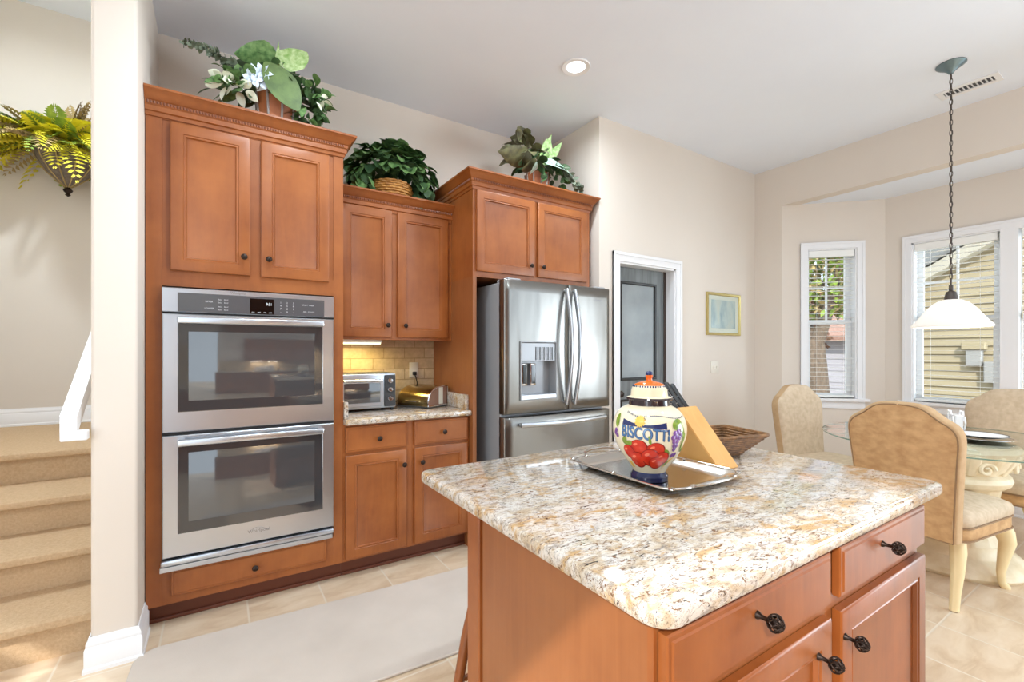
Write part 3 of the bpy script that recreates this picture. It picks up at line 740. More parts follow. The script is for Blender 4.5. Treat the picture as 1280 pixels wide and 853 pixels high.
# dispenser
dp = MB(); x0, x1, z0, z1 = DH; yb = FY0 + .072; yf = FY0 + .012
dp.rings([[(x0, yf, z0), (x1, yf, z0), (x1, yf, z1), (x0, yf, z1)], [(x0 + .006, yb, z0 + .006), (x1 - .006, yb, z0 + .006), (x1 - .006, yb, z1 - .006), (x0 + .006, yb, z1 - .006)]], True, False, True)
dp = dp.out('dispenser_recess', 'recess', ld_)
fm = MB()
for (a0, a1, c0, c1) in ((x0 - .006, x1 + .006, z0 - .006, z0), (x0 - .006, x1 + .006, z1, z1 + .006), (x0 - .006, x0, z0, z1), (x1, x1 + .006, z0, z1)): fm.box(a0, a1, FY0 - .001, FY0 + .02, c0, c1)
fm.out('dispenser_frame', 'steel_d', dp)
MB().box(x0 + .002, x1 - .002, FY0 + .006, FY0 + .07, z1 - .125, z1 - .002, .004).out('dispenser_head', 'recess', dp)
mb = MB()
for k in range(9): mb.box(x0 + .115 + k * .017, x0 + .123 + k * .017, FY0 + .003, FY0 + .0065, z1 - .118, z1 - .03, .001)
mb.out('control_buttons', 'dkgrey', dp)
for xx in (x0 + .022, x0 + .092):
    p_ = MB().box(xx, xx + .048, FY0 + .030, FY0 + .060, z0 + .085, z0 + .235, .008, 2).out('dispenser_paddle', 'chrome', dp)
    MB().box(xx + .008, xx + .040, FY0 + .026, FY0 + .031, z0 + .100, z0 + .225, .003).out('paddle_insert', 'display', p_)
MB().box(x0, x1, FY0 - .006, FY0 + .07, z0 - .004, z0 + .030, .004).out('drip_tray', 'steel', dp)
for (d_, xh, bow) in ((ld_, 2.018, .030), (rd_, 2.092, .030)):
    n = 24; za, zb = .935, 1.728
    pts = [(xh + (.0 if d_ is ld_ else .0), FY0 - .018 - .060 * math.sin(PI * k / n), za + (zb - za) * k / n) for k in range(n + 1)]
    h = MB().tube(pts, .018, 12, True, (.6, 1.0))
    h.tube([(xh, FY0 + .004, zb - .012), (xh, FY0 - .022, zb - .012)], .012, 10).tube([(xh, FY0 + .004, za + .012), (xh, FY0 - .022, za + .012)], .012, 10)
    h.out('handle', 'steel', d_)
n = 24; xa, xb = 1.640, 2.385
pts = [(xa + (xb - xa) * k / n, FY0 - .020 - .045 * math.sin(PI * k / n), .822 - .0 * k) for k in range(n + 1)]
h = MB().tube(pts, .0155, 10, True, (1.0, .75))
h.tube([(xa + .012, FY0 + .006, .822), (xa + .012, FY0 - .022, .822)], .012, 10).tube([(xb - .012, FY0 + .006, .822), (xb - .012, FY0 - .022, .822)], .012, 10)
h.out('handle', 'steel', fz)
mt = MB(); put_text(mt, 'Whirlpool', .026, lambda u, v: (2.325 + u, FY0 + .0065, 1.672 + v)); mt.out('brand_mark', 'logo', rd_, flat=True)

# ================================================================ things on the wall counter
to = thing('toaster_oven', 'stainless toaster oven with three round dials on the wall counter', 'toaster oven', (.82, 3.07, .914))
MB().box(.628, .990, 2.955, 3.21, .930, 1.156, .010, 2).out('body', 'steel', to)
d_ = MB().panel(.634, .905, .948, 1.118, [(0, .012), (0, .002), (.002, 0), (.022, 0), (.024, .003)], fY(2.943)).out('door', 'steel', to)
MB().panel(.655, .884, .968, 1.098, [(0, .002), (0, 0), (.002, -.001)], fY(2.945)).out('door_window', 'ovenglass', d_)
MB().tube([(.65, 2.945, 1.112), (.65, 2.918, 1.112), (.885, 2.918, 1.112), (.885, 2.945, 1.112)], .0075, 8).out('door_handle', 'chrome', d_)
MB().box(.912, .984, 2.948, 2.956, .94, 1.146, .003).out('control_panel', 'dkgrey', to)
for z in (1.108, 1.050, .992):
    MB().lathe([(.020, 0), (.019, .006), (.015, .018), (.013, .020), (.0005, .0205)], (0, 0, 0), 20).xform(Matrix.Translation((.948, 2.948, z)) @ Matrix.Rotation(PI / 2, 4, 'X')).out('dial', 'chrome', to)
for (x, y) in ((.645, 2.98), (.97, 2.98), (.645, 3.19), (.97, 3.19)):
    MB().lathe([(.012, 0), (.014, .004), (.012, .017)], (x, y, .914), 12).out('foot', 'black', to)
MB().box(.64, .98, 2.96, 3.2, 1.150, 1.158, .003).out('top_plate', 'dkgrey', to)

bb = thing('bread_box', 'rounded metallic bread box with brown end panel on the wall counter', 'bread box', (1.215, 3.055, .9142), math.radians(-62))
def bprof(s=1.0):   # quarter-round side profile (depth, height)
    P = [(-.105, .012), (-.105, .05)]
    P += [(-.105 + .15 * (1 - math.cos(t)), .05 + .095 * math.sin(t)) for t in [PI / 2 * k / 8 for k in range(1, 9)]]
    P += [(.10, .145), (.105, .138), (.105, .012)]
    return P
# local: length along x, front (curved) towards -y
MB().prism(bprof(), lambda a, c: (-.135, a, c), lambda a, c: (.132, a, c)).out('roll_top', 'brass', bb, local=True, angle=40)
MB().prism([(a * .92, .016 + (c - .012) * .93) for a, c in bprof()], lambda a, c: (.1325, a, c), lambda a, c: (.139, a, c)).out('end_panel', 'boxend', bb, local=True)
mb = MB(); P = [(.1375, a, c) for a, c in bprof()]; mb.tube(P + [P[0]], .0055, 6); mb.out('end_rim', 'chrome', bb, local=True)
MB().box(.136, .1405, .008, .052, .02, .135, .001).out('label_strip', 'paper', bb, local=True)
MB().box(-.14, .14, -.11, .108, 0, .012, .003).out('base', 'dkgrey', bb, local=True)
MB().tube([(-.05, -.108, .045), (-.05, -.122, .045), (.05, -.122, .045), (.05, -.108, .045)], .004, 6).out('handle', 'chrome', bb, local=True)

wo = thing('wall_outlet', 'ivory wall outlet on the tiled backsplash behind the bread box', 'outlet', (1.232, 3.276, 1.16))
MB().box(1.197, 1.267, 3.270, 3.2779, 1.103, 1.217, .003, 2).out('cover_plate', 'offwhite', wo)
for z in (1.135, 1.185): MB().lathe([(.0005, .0), (.016, 0), (.017, -.002)], (0, 0, 0), 20).xform(Matrix.Translation((1.232, 3.269, z)) @ Matrix.Rotation(-PI / 2, 4, 'X')).out('socket', 'offwhite', wo)
pc = thing('power_cord', 'black power cord plugged into the backsplash outlet', 'cord', (1.232, 3.25, 1.135))
MB().box(1.218, 1.246, 3.244, 3.2675, 1.122, 1.148, .005, 2).out('plug', 'black', pc)
MB().tube([(1.232, 3.25, 1.128), (1.236, 3.235, 1.10), (1.246, 3.235, 1.06), (1.225, 3.24, 1.01), (1.15, 3.245, .96), (1.06, 3.25, .925), (1.0, 3.25, .922)], .004, 7).out('cable', 'black', pc)

# ================================================================ plants on the cabinets
p1 = thing('potted_plant', 'mixed leafy plant with round olive leaf in a wooden planter above the ovens', 'plant', (.27, 2.83, 2.49))
staved_pot(p1, (.27, 2.80, 2.49), .085, .105, .185, 9)
mb = MB(); leaf(mb, (.205, 2.68, 2.80), (.50, -.06, -.62), .25, .17, .10, .12, 10, 'oval', 1.35); mb.out('round_leaf', 'moss', p1)
mb = MB(); cluster(mb, (.25, 2.85, 2.69), 170, (.24, .14, .20), .075, (0, 360), (-15, 80), 'oval', .58, 1.0)
cluster(mb, (.42, 2.79, 2.64), 90, (.10, .08, .20), .075, (0, 360), (-70, 70), 'oval', .55, 1.0); mb.out('dark_foliage', 'leaf_d', p1)
mb = MB(); cluster(mb, (.12, 2.78, 2.66), 34, (.16, .10, .10), .08, (90, 290), (-20, 60), 'oval', .6, 1.0); cluster(mb, (.42, 2.77, 2.70), 34, (.10, .08, .18), .07, (0, 360), (-60, 60), 'oval', .6, 1.0); mb.out('green_foliage', 'leaf_m', p1)
mb = MB(); leaf(mb, (.30, 2.74, 2.83), (.45, -.1, .55), .18, .15, .15, .15, 8, 'heart', 1.3); leaf(mb, (.27, 2.76, 2.74), (.02, 0, 1), .24, .035, 0, .2, 6, 'spear', 1.2); mb.out('bright_leaf', 'leaf_l', p1)
mb = MB(); leaf(mb, (.26, 2.78, 2.88), (-.80, -.05, .22), .20, .13, .45, .2, 8, 'heart', .9); mb.out('arching_leaf', 'leaf_m', p1)
mb = MB(); pts = []
for k in range(34):
    t = k / 33; p = Vector((.16 - .30 * t, 2.76 - .04 * t, 2.72 + .07 * t + .04 * math.sin(t * 3))); pts.append(p)
    for q in (0, 1, 2): leaf(mb, p, rdir(90, 270, -40, 70), .05 * (1.1 - t * .6), .024, .1, .1, 3, 'oval', random.uniform(-1.5, 1.5))
mb.tube(pts, .002, 5); mb.out('trailing_sprig', 'leaf_g', p1)
mb = MB()
for (x, z) in ((.165, 2.72), (.185, 2.69), (.150, 2.69), (.195, 2.735)):
    for k in range(6): a = k * PI / 3; leaf(mb, (x, 2.68, z), (math.cos(a), -.4, math.sin(a)), .05, .032, 0, .2, 4, 'oval', 1.2)
mb.out('blue_flower', 'flower', p1)
mb = MB(); cluster(mb, (.06, 2.70, 2.635), 20, (.08, .05, .05), .055, (0, 360), (-10, 80), 'oval', .7, 1.0); mb.out('cream_bloom', 'petal', p1); mb = MB(); cluster(mb, (.45, 2.72, 2.70), 8, (.05, .04, .1), .04, (-80, 30), (-50, 40), 'oval', .7, 1.0); mb.out('cream_bloom', 'petal', p1)

p2 = thing('ivy_plant', 'round bushy ivy in a honey wicker basket above the wall cabinet', 'plant', (1.0, 3.10, 2.295))
mb = MB(); nb = 9
for k in range(nb):
    z = 2.30 + k * .017; r = .105 + .028 * math.sin(PI * k / nb) + .012 * k / nb
    mb.tube([(1.0 + (r + .004 * (-1) ** (j + k)) * math.cos(2 * PI * j / 36), 3.09 + (r + .004 * (-1) ** (j + k)) * math.sin(2 * PI * j / 36), z) for j in range(37)], .009, 6, False)
mb.lathe([(.001, .0), (.10, .0), (.10, .13), (.001, .13)], (1.0, 3.09, 2.2955), 16); mb.out('basket', 'wicker_y', p2)
mb = MB(); mb2 = MB(); mb3 = MB()
for k in range(420):
    d = rdir(0, 360, -35, 85); c = Vector((1.01, 3.09, 2.525))
    p = c + Vector((d.x * .285, d.y * .16, d.z * .19)) * random.uniform(.72, 1.0)
    if abs(p.x - .97) < .115 and p.y < 3.05 and p.z < 2.49: continue
    s_ = random.uniform(.06, .095)
    t_ = (mb, mb2)[k % 2]
    leaf(t_, p, d + Vector((0, -.3, -.9)) + Vector(rdir(0, 360, -40, 40)) * .5, s_, s_ * .9, .2, .2, 5, 'heart', random.uniform(-.5, .5))
for k in range(30):
    x = random.choice((random.uniform(.72, .82), random.uniform(1.15, 1.27))); z = random.uniform(2.34, 2.46)
    leaf((mb, mb2)[k % 2], (x, 2.96 + random.uniform(0, .1), z), (random.uniform(-.4, .4), -.5, -.8), .08, .072, .2, .2, 5, 'heart', random.uniform(-.5, .5))
mb.out('foliage', 'leaf_d', p2); mb2.out('lighter_foliage', 'leaf_m', p2); mb3.bm.free()

p3 = thing('potted_plant', 'variegated leafy plant in a small wooden planter above the refrigerator', 'plant', (2.06, 2.85, 2.45))
staved_pot(p3, (2.06, 2.84, 2.45), .075, .095, .20)
mb = MB(); cluster(mb, (1.97, 2.82, 2.76), 44, (.17, .10, .17), .12, (60, 280), (-15, 80), 'oval', .5, 1.0); mb.out('plum_foliage', 'leaf_p', p3)
mb = MB(); leaf(mb, (1.96, 2.76, 2.70), (-.95, -.05, .10), .32, .16, .10, .15, 8, 'spear', .9); leaf(mb, (1.98, 2.74, 2.66), (-.8, -.3, -.1), .2, .12, .3, .2, 6, 'spear', .8); mb.out('long_leaf', 'leaf_p', p3)
mb = MB()
for k in range(15): leaf(mb, (2.07 + random.uniform(-.02, .05), 2.80, 2.72), rdir(-40, 110, 35, 88), random.uniform(.20, .30), .075, .15, .2, 7, 'spear', random.uniform(.5, 1.5))
mb.out('bright_foliage', 'leaf_l', p3)
mb = MB(); leaf(mb, (2.04, 2.72, 2.70), (.80, -.15, .05), .24, .14, .35, .2, 8, 'heart', .8); leaf(mb, (1.97, 2.72, 2.65), (-.5, -.3, -.25), .15, .10, .3, .2, 6, 'spear', .9); mb.out('white_edged_leaf', 'leaf_w', p3)
mb = MB(); cluster(mb, (2.18, 2.78, 2.63), 44, (.12, .07, .14), .075, (0, 360), (-60, 50), 'oval', .6, 1.0); cluster(mb, (2.08, 2.84, 2.72), 44, (.19, .1, .10), .10, (0, 360), (-20, 50), 'oval', .55, 1.0); mb.out('dark_foliage', 'leaf_d', p3)
mb = MB()
for k in range(34):
    t = k / 33; leaf(mb, (2.20 + .18 * t, 2.72, 2.68 - .11 * t + random.uniform(-.02, .02)), rdir(-120, 60, -60, 30), .055, .036, .1, .2, 4, 'oval', random.uniform(-1.5, 1.5))
mb.out('trailing_sprig', 'leaf_g', p3)

# hanging wall fern
wf = thing('wall_planter', 'yellow green ferns in a brown cone wall planter above the stairs', 'plant', (-.98, 4.9, 2.5))
MB().lathe([(.012, .07), (.05, .10), (.12, .17), (.175, .26), (.195, .33), (.18, .33), (.05, .30)], (-.98, 4.85, 2.5), 24).out('cone_basket', 'mesh_b', wf)
mb = MB()
for k in range(10):
    a = 2 * PI * k / 10 + .15
    mb.tube([(-.98 + r * math.cos(a), 4.85 + r * math.sin(a), 2.5 + z) for r, z in ((.014, .07), (.053, .10), (.123, .17), (.178, .26), (.198, .33))], .0045, 6)
mb.out('cane_rib', 'fern_b', wf)
MB().lathe([(.002, 0), (.018, .012), (.012, .024), (.024, .036), (.03, .05), (.020, .062), (.016, .075)], (-.98, 4.85, 2.5), 16).out('finial', 'bronze', wf)
MB().box(-1.0, -.96, 5.02, 5.049, 2.74, 2.82).box(-.985, -.975, 4.9, 5.03, 2.79, 2.80).out('wall_bracket', 'bronze', wf)
def frond(mb, base, direc, L, droop, w=.05, n=16):
    d = Vector(direc).normalized(); prev = None
    side = d.cross(Vector((0, 0, 1))).normalized(); rot = Matrix.Rotation(random.uniform(-.8, .8), 3, d); side = rot @ side
    for i in range(n + 1):
        t = i / n; p = Vector(base) + d * (L * t) + Vector((0, 0, -droop * L * t * t))
        if prev is not None:
            tg = (p - prev).normalized(); ww = w * (math.sin(PI * (t * .92 + .06)) ** .7)
            for sg in (1, -1):
                q = (side * sg * 1.0 + tg * .55).normalized(); up = side.cross(tg) * .15
                a = mb.bm.verts.new(p); b_ = mb.bm.verts.new(p + q * ww * .5 + tg * (L / n) * .75 + up * ww); c_ = mb.bm.verts.new(p + q * ww * 1.05); e = mb.bm.verts.new(p + q * ww * .5 - tg * (L / n) * .35 + up * ww)
                mb.bm.faces.new((a, b_, c_, e))
        prev = p
ms = [MB(), MB(), MB()]
for k in range(230):
    d = rdir(0, 360, -15, 75) if k % 3 else rdir(170, 370, 0, 55)
    if d.y > .3: d.y *= .3
    ty = (0, 0, 1, 0, 2)[k % 5]
    b0 = Vector((-1.02, 4.80, 2.84)) + Vector((d.x * .14, d.y * .08, 0))
    frond(ms[ty], b0, d, random.uniform(.24, .42), random.uniform(.25, .75), random.uniform(.07, .10), 12)
for k in range(22):
    frond(ms[(0, 2, 1)[k % 3]], (-1.16, 4.78, 2.84), rdir(165, 215, -10, 35), random.uniform(.28, .40), random.uniform(.5, .9), .075, 12)
for k in range(10):
    frond(ms[2], (-.96, 4.80, 2.90), rdir(-30, 120, 50, 80), random.uniform(.32, .46), .05, .07, 12)
ms[0].out('yellow_fronds', 'fern_y', wf); ms[1].out('green_fronds', 'fern_g', wf); ms[2].out('dry_fronds', 'fern_b', wf)

# ================================================================ pantry door, picture, switch
dr = struct('door_1', (3.04, YP, 0))
m = MB(); cw = .072
for (w0, th) in ((cw, .014), (.022, .022)):
    e = cw - w0
    m.box(DO0 - cw, DO0 - e, YP - th, YP, 0, DOZ + cw).box(DO1 + e, DO1 + cw, YP - th, YP, 0, DOZ + cw).box(DO0 - cw, DO1 + cw, YP - th - .0005, YP, DOZ + e, DOZ + cw + .0005)
m.out('casing', 'white', dr)
MB().box(DO0, DO0 + .015, YP, YP + .13, 0, DOZ).box(DO1 - .015, DO1, YP, YP + .13, 0, DOZ).box(DO0, DO1, YP, YP + .13, DOZ - .015, DOZ).out('jamb', 'white', dr)
dl0, dl1, dy = DO0 + .017, DO1 - .045, YP + .09
dl = MB()
def doorgrid(mb, holes):
    xs = sorted({dl0, dl1, *[h[0] for h in holes], *[h[1] for h in holes]}); zs = sorted({.01, DOZ - .018, *[h[2] for h in holes], *[h[3] for h in holes]})
    for i in range(len(xs) - 1):
        for j in range(len(zs) - 1):
            if any(h[0] <= xs[i] < h[1] and h[2] <= zs[j] < h[3] for h in holes): continue
            mb.box(xs[i], xs[i + 1], dy, dy + .036, zs[j], zs[j + 1])
H = [(dl0 + .095, dl1 - .095, 1.055, 1.885), (dl0 + .095, dl1 - .095, .20, .90)]
doorgrid(dl, H); leafo = dl.out('door_leaf', 'doorgrey', dr)
for h in H:
    MB().panel(h[0], h[1], h[2], h[3], [(0, .03), (0, -.004), (.006, -.008), (.016, -.004), (.022, .008), (.022, .03)], fY(dy)).out('panel_moulding', 'doorblack', leafo)
    MB().box(h[0] + .018, h[1] - .018, dy + .012, dy + .02, h[2] + .018, h[3] - .018).out('door_panel', 'doorpanel', leafo)
MB().box(dl1 + .001, DO1 - .0155, YP + .085, YP + .126, .01, DOZ - .016).out('dark_gap_strip', 'darkbrown', dr)  # dark brown strip filling the gap beside the door leaf
mb = MB().lathe([(.026, 0), (.026, .006), (.010, .010), (.010, .030), (.024, .038), (.028, .052), (.022, .064), (.001, .068)], (0, 0, 0), 20).xform(Matrix.Translation((dl0 + .05, dy, .95)) @ Matrix.Rotation(PI / 2, 4, 'X')); mb.out('door_knob', 'bronze', leafo)

pf = thing('picture_frame', 'small gilt framed pale blue print on the pantry wall', 'picture', (4.10, YP, 1.45))
FRM = [(0, .0), (0, -.016), (.006, -.022), (.016, -.020), (.024, -.012), (.026, -.004)]
MB().panel(3.826, 4.366, 1.452, 1.856, FRM, fY(YP - .0005)).out('frame', 'gold', pf)
MB().panel(3.851, 4.341, 1.477, 1.831, [(0, 0), (0, -.004), (.001, -.005)], fY(YP - .0005)).out('mount', 'paper', pf)
MB().panel(3.90, 4.292, 1.52, 1.79, [(0, 0), (0, -.0005), (.001, -.0008)], fY(YP - .0057)).out('print', 'picture', pf)
MB().panel(3.851, 4.341, 1.477, 1.831, [(0, 0), (0, -.002)], fY(YP - .009)).out('glazing', 'pane', pf)
ls = thing('light_switch', 'white light switch plate on the pantry wall below the picture', 'light switch', (3.96, YP, 1.09))
MB().box(3.900, 4.02, YP - .006, YP - .0002, 1.092, 1.208, .003, 2).out('cover_plate', 'offwhite', ls)
for x in (3.937, 3.983): MB().box(x - .006, x + .006, YP - .014, YP - .006, 1.138, 1.162, .002).out('toggle', 'offwhite', ls)

# ceiling vent
cv = thing('ceiling_vent', 'white louvered air vent in the ceiling beside the pendant canopy', 'vent', (4.32, .94, ZC))
VX0, VX1, VY0, VY1 = 4.255, 4.405, .785, 1.095
mb = MB(); 
for (a, b_, c, d) in ((VX0, VX1, VY0, VY0 + .03), (VX0, VX1, VY1 - .03, VY1), (VX0, VX0 + .035, VY0 + .03, VY1 - .03), (VX1 - .035, VX1, VY0 + .03, VY1 - .03)): mb.box(a, b_, c, d, ZC - .008, ZC - .0002)
mb.out('frame', 'white', cv)
MB().box(VX0 + .03, VX1 - .03, VY0 + .025, VY1 - .025, ZC - .0015, ZC - .0003).out('backing', 'dkgrey', cv)
mb = MB()
for k in range(11):
    y = VY0 + .04 + k * .0225; mb.rings([[(VX0 + .034, y, ZC - .0075), (VX1 - .034, y, ZC - .0075), (VX1 - .034, y + .009, ZC - .002), (VX0 + .034, y + .009, ZC - .002)], [(VX0 + .034, y + .002, ZC - .008), (VX1 - .034, y + .002, ZC - .008), (VX1 - .034, y + .011, ZC - .0025), (VX0 + .034, y + .011, ZC - .0025)]])
mb.out('louvers', 'white', cv)

# ================================================================ pendant lamp
PX, PY = 3.905, .928
pl = thing('pendant_lamp', 'white glass bell pendant lamp hanging by a bronze chain over the dining table', 'lamp', (PX, PY, 1.44))
MB().lathe([(.001, 0), (.072, 0), (.074, -.006), (.067, -.012), (.063, -.016), (.040, -.030), (.022, -.046), (.012, -.060), (.001, -.062)], (PX, PY, ZC - .0002), 32).out('canopy', 'canopy', pl)
mb = MB(); z = ZC - .06; k = 0
while z > 1.735:
    mb.torus((PX, PY, z - .018), .0125, .0028, (1, 0, 0) if k % 2 else (0, 1, 0), 14, 5, 1.0 if 0 else .62 if k % 2 == 0 else 1.5, 1.5 if k % 2 == 0 else .62)
    z -= .0325; k += 1
mb.tube([(PX + .004 * math.cos(q), PY + .004 * math.sin(q), ZC - .05 - (ZC - .05 - 1.66) * q / 40) for q in range(41)], .0022, 5)
mb.out('chain', 'iron', pl)
MB().lathe([(.004, .10), (.010, .098), (.012, .07), (.010, .062), (.024, .052), (.030, .030), (.034, .004), (.034, 0), (.001, 0)], (PX, PY, 1.622), 24).out('socket_cap', 'iron', pl)
OUTP = [(.028, .176), (.052, .172), (.085, .152), (.118, .116), (.146, .074), (.170, .038), (.190, .017), (.193, .006), (.188, 0)]
INP = [(r - .006, z - .006 + (.006 if z < .01 else 0)) for r, z in reversed(OUTP)]
MB().lathe(OUTP + INP, (PX, PY, 1.452), 48, False).out('glass_shade', 'shade', pl)
MB().ball((PX, PY, 1.545), .03, (1, 1, 1.25)).out('bulb', 'lamp', pl)
ld = bpy.data.lights.new('pendant_glow', 'POINT'); ld.energy = 4; ld.shadow_soft_size = .05; ld.color = (1, .95, .88)
lo = link(bpy.data.objects.new('pendant_bulb', ld)); lo.parent = pl; lo.location = (0, 0, .06)

# ================================================================ island
ib = thing('island_cabinet', 'brown wooden island cabinet with drawers and bronze knobs under granite top', 'cabinet', (1.15, .78, 0))
IX0, IX1, IY0, IY1 = .575, 1.700, .478, 1.092
MB().box(IX0, IX1, IY0, IY1, .10, .8815).out('carcass', 'wood_end', ib)
MB().box(IX0 - .0045, IX0, IY0 + .012, IY1 - .068, .004, .8810).out('end_panel', 'wood_end', ib)
MB().box(IX0 - .012, IX0 + .012, IY1 - .058, IY1 + .006, .0, .8812, .004).out('corner_post', 'wood', ib)
MB().box(IX0 - .006, IX0 - .0001, IY0 + .0, IY0 + .0119, .004, .8812).out('corner_strip', 'wood', ib)
MB().box(IX0 + .0, IX1 - .01, IY0 + .07, IY1 - .02, 0, .0998).out('toe_kick', 'toe', ib)
def cage_knob(parent, x, z, yf):
    mb = MB().lathe([(.009, 0), (.0085, .003), (.005, .008), (.0048, .020), (.008, .026)], (0, 0, 0), 16)
    for sg in (1, -1):
        for k in range(8):
            pts = []
            for i in range(9):
                t = i / 8; a = 2 * PI * k / 8 + sg * 1.5 * t; r = .0165 * math.sin(PI * (.12 + .83 * t)) ** .8 + .001
                pts.append((r * math.cos(a), r * math.sin(a), .024 + .028 * t))
            mb.tube(pts, .0019, 5)
    mb.ball((0, 0, .038), .0095, (1, 1, 1.05), 12, 8)
    mb.xform(Matrix.Diagonal((.86, .86, .88, 1))); mb.xform(Matrix.Translation((x, yf, z)) @ Matrix.Rotation(PI / 2, 4, 'X')).out('knob', 'bronze', parent)
for (x0, x1, kd, kk) in ((.578, 1.120, .822, 1.055), (1.165, 1.696, 1.386, 1.178)):
    d_ = MB().panel(x0, x1, .750, .862, DRAWER, fY(.456)).out('drawer', 'wood', ib); cage_knob(d_, kd, .822, .456)
    d_ = MB().panel(x0, x1, .125, .720, DOOR, fY(.456)).out('door', 'wood', ib); cage_knob(d_, kk, .662, .456)
def rrect(x0, x1, y0, y1, r, n=6):
    P = []
    for (cx, cy, a0) in ((x1 - r, y0 + r, -PI / 2), (x1 - r, y1 - r, 0), (x0 + r, y1 - r, PI / 2), (x0 + r, y0 + r, PI)):
        P += [(cx + r * math.cos(a0 + PI / 2 * k / n), cy + r * math.sin(a0 + PI / 2 * k / n)) for k in range(n + 1)]
    return P
def slab(x0, x1, y0, y1, z0, z1, rc, e=.008):
    prof = [(e, z0), (e * .3, z0 + e * .3), (0, z0 + e), (0, z1 - e), (e * .3, z1 - e * .3), (e, z1)]
    return MB().rings([[(px, py, z) for px, py in rrect(x0 + i, x1 - i, y0 + i, y1 - i, rc - i)] for i, z in prof])
ic = slab(.543, 1.806, .438, 1.412, .882, .914, .045).out('island_countertop', 'granite')
tag(ic, 'large speckled granite countertop slab on the kitchen island', 'countertop')

# bar stool tucked under the overhang
bs = thing('bar_stool', 'brown wooden bar stool tucked behind the island, one leg showing', 'stool', (.89, 1.27, 0))
MB().lathe([(.001, .0), (.150, .0), (.168, .010), (.172, .022), (.164, .034), (.10, .030), (.001, .026)], (.89, 1.27, .600), 32).out('seat', 'wood', bs)
for sx in (-1, 1):
    for sy in (-1, 1):
        MB().tube([(.89 + sx * .272, 1.27 + sy * .085, 0), (.89 + sx * .20, 1.27 + sy * .082, .35), (.89 + sx * .135, 1.27 + sy * .08, .602)], [.014, .018, .016], 12).out('leg', 'wood', bs)
for sy in (-1, 1): MB().tube([(.89 - .225, 1.27 + sy * .083, .22), (.89 + .225, 1.27 + sy * .083, .22)], .010, 8).out('stretcher', 'wood', bs)

# serving tray
TX0, TX1, TY0, TY1, TZ = .985, 1.325, .765, 1.195, .914
ty = thing('serving_tray', 'silver rectangular serving tray with ornate rim under the cookie jar', 'tray', (1.155, .98, TZ))
prof = [(.050, .0), (.046, .002), (.030, .008), (.012, .018), (.004, .021), (.0, .021), (.0, .0235), (.005, .0245), (.014, .022), (.032, .0115), (.048, .005), (.055, .0042)]
MB().rings([[(x, y, TZ + .0003 + z) for x, y in rrect(TX0 + i, TX1 - i, TY0 + i, TY1 - i, max(.008, .06 - i), 7)] for i, z in prof]).out('dish', 'silver', ty)
mb = MB()
pts = [(x, y, TZ + .0235) for x, y in rrect(TX0 + .002, TX1 - .002, TY0 + .002, TY1 - .002, .058, 7)]; mb.tube(pts + [pts[0]], .003, 6)
for (cx, cy) in ((TX0 + .017, TY0 + .017), (TX1 - .017, TY0 + .017), (TX0 + .017, TY1 - .017), (TX1 - .017, TY1 - .017), (1.155 - .08, TY0 + .004), (1.155 + .08, TY0 + .004), (1.155 - .08, TY1 - .004), (1.155 + .08, TY1 - .004), (TX0 + .004, .98), (TX1 - .004, .98)):
    mb.ball((cx, cy, TZ + .024), .008, (1.2, 1.2, .6), 10, 6); mb.ball((cx + .009, cy + .006, TZ + .024), .005, (1, 1, .6), 8, 5); mb.ball((cx - .009, cy - .006, TZ + .024), .005, (1, 1, .6), 8, 5)
mb.out('scroll_rim', 'silver', ty)
for yy, s in ((TY0, -1), (TY1, 1)):
    MB().tube([(1.155 - .075, yy, TZ + .024), (1.155 - .07, yy + s * .018, TZ + .030), (1.155 - .03, yy + s * .028, TZ + .034), (1.155 + .03, yy + s * .028, TZ + .034), (1.155 + .07, yy + s * .018, TZ + .030), (1.155 + .075, yy, TZ + .024)], .0045, 8).out('handle', 'silver', ty)

# biscotti jar
JX, JY, JZ = 1.088, .930, .9188
JP = [(.046, 0), (.054, .001), (.0545, .014), (.050, .020), (.047, .026), (.056, .042), (.074, .066), (.092, .096), (.103, .126), (.1065, .148), (.105, .168), (.098, .190), (.084, .208), (.068, .218), (.060, .222), (.057, .224), (.057, .236)]
def JR(z):
    for (r0, z0), (r1, z1) in zip(JP, JP[1:]):
        if z0 <= z <= z1 and z1 > z0: return r0 + (r1 - r0) * (z - z0) / (z1 - z0)
    return JP[-1][0]
jr = thing('cookie_jar', 'painted ceramic biscotti jar with tomatoes and grapes on the silver tray', 'jar', (JX, JY, JZ))
def smoothprof(P, n=4):
    out = []
    for i in range(len(P) - 1):
        p0 = P[max(0, i - 1)]; p1 = P[i]; p2 = P[i + 1]; p3 = P[min(len(P) - 1, i + 2)]
        for k in range(n):
            t = k / n
            out.append(tuple(.5 * ((2 * p1[j]) + (-p0[j] + p2[j]) * t + (2 * p0[j] - 5 * p1[j] + 4 * p2[j] - p3[j]) * t * t + (-p0[j] + 3 * p1[j] - 3 * p2[j] + p3[j]) * t ** 3) for j in (0, 1)))
    return out + [P[-1]]
BODYP = smoothprof(JP[4:], 4)
def JR(z):
    for (r0, z0), (r1, z1) in zip(BODYP, BODYP[1:]):
        if z0 <= z <= z1 and z1 > z0: return r0 + (r1 - r0) * (z - z0) / (z1 - z0)
    return BODYP[-1][0] if z > .1 else BODYP[0][0]
MB().lathe([(.001, 0)] + JP[:5] + [(.001, .0262)], (JX, JY, JZ), 48).out('foot', 'navy', jr)
MB().lathe([(.0575, .221), (.0605, .222), (.0590, .232), (.0585, .2375), (.057, .2375)], (JX, JY, JZ), 48).out('neck_band', 'darkband', jr)
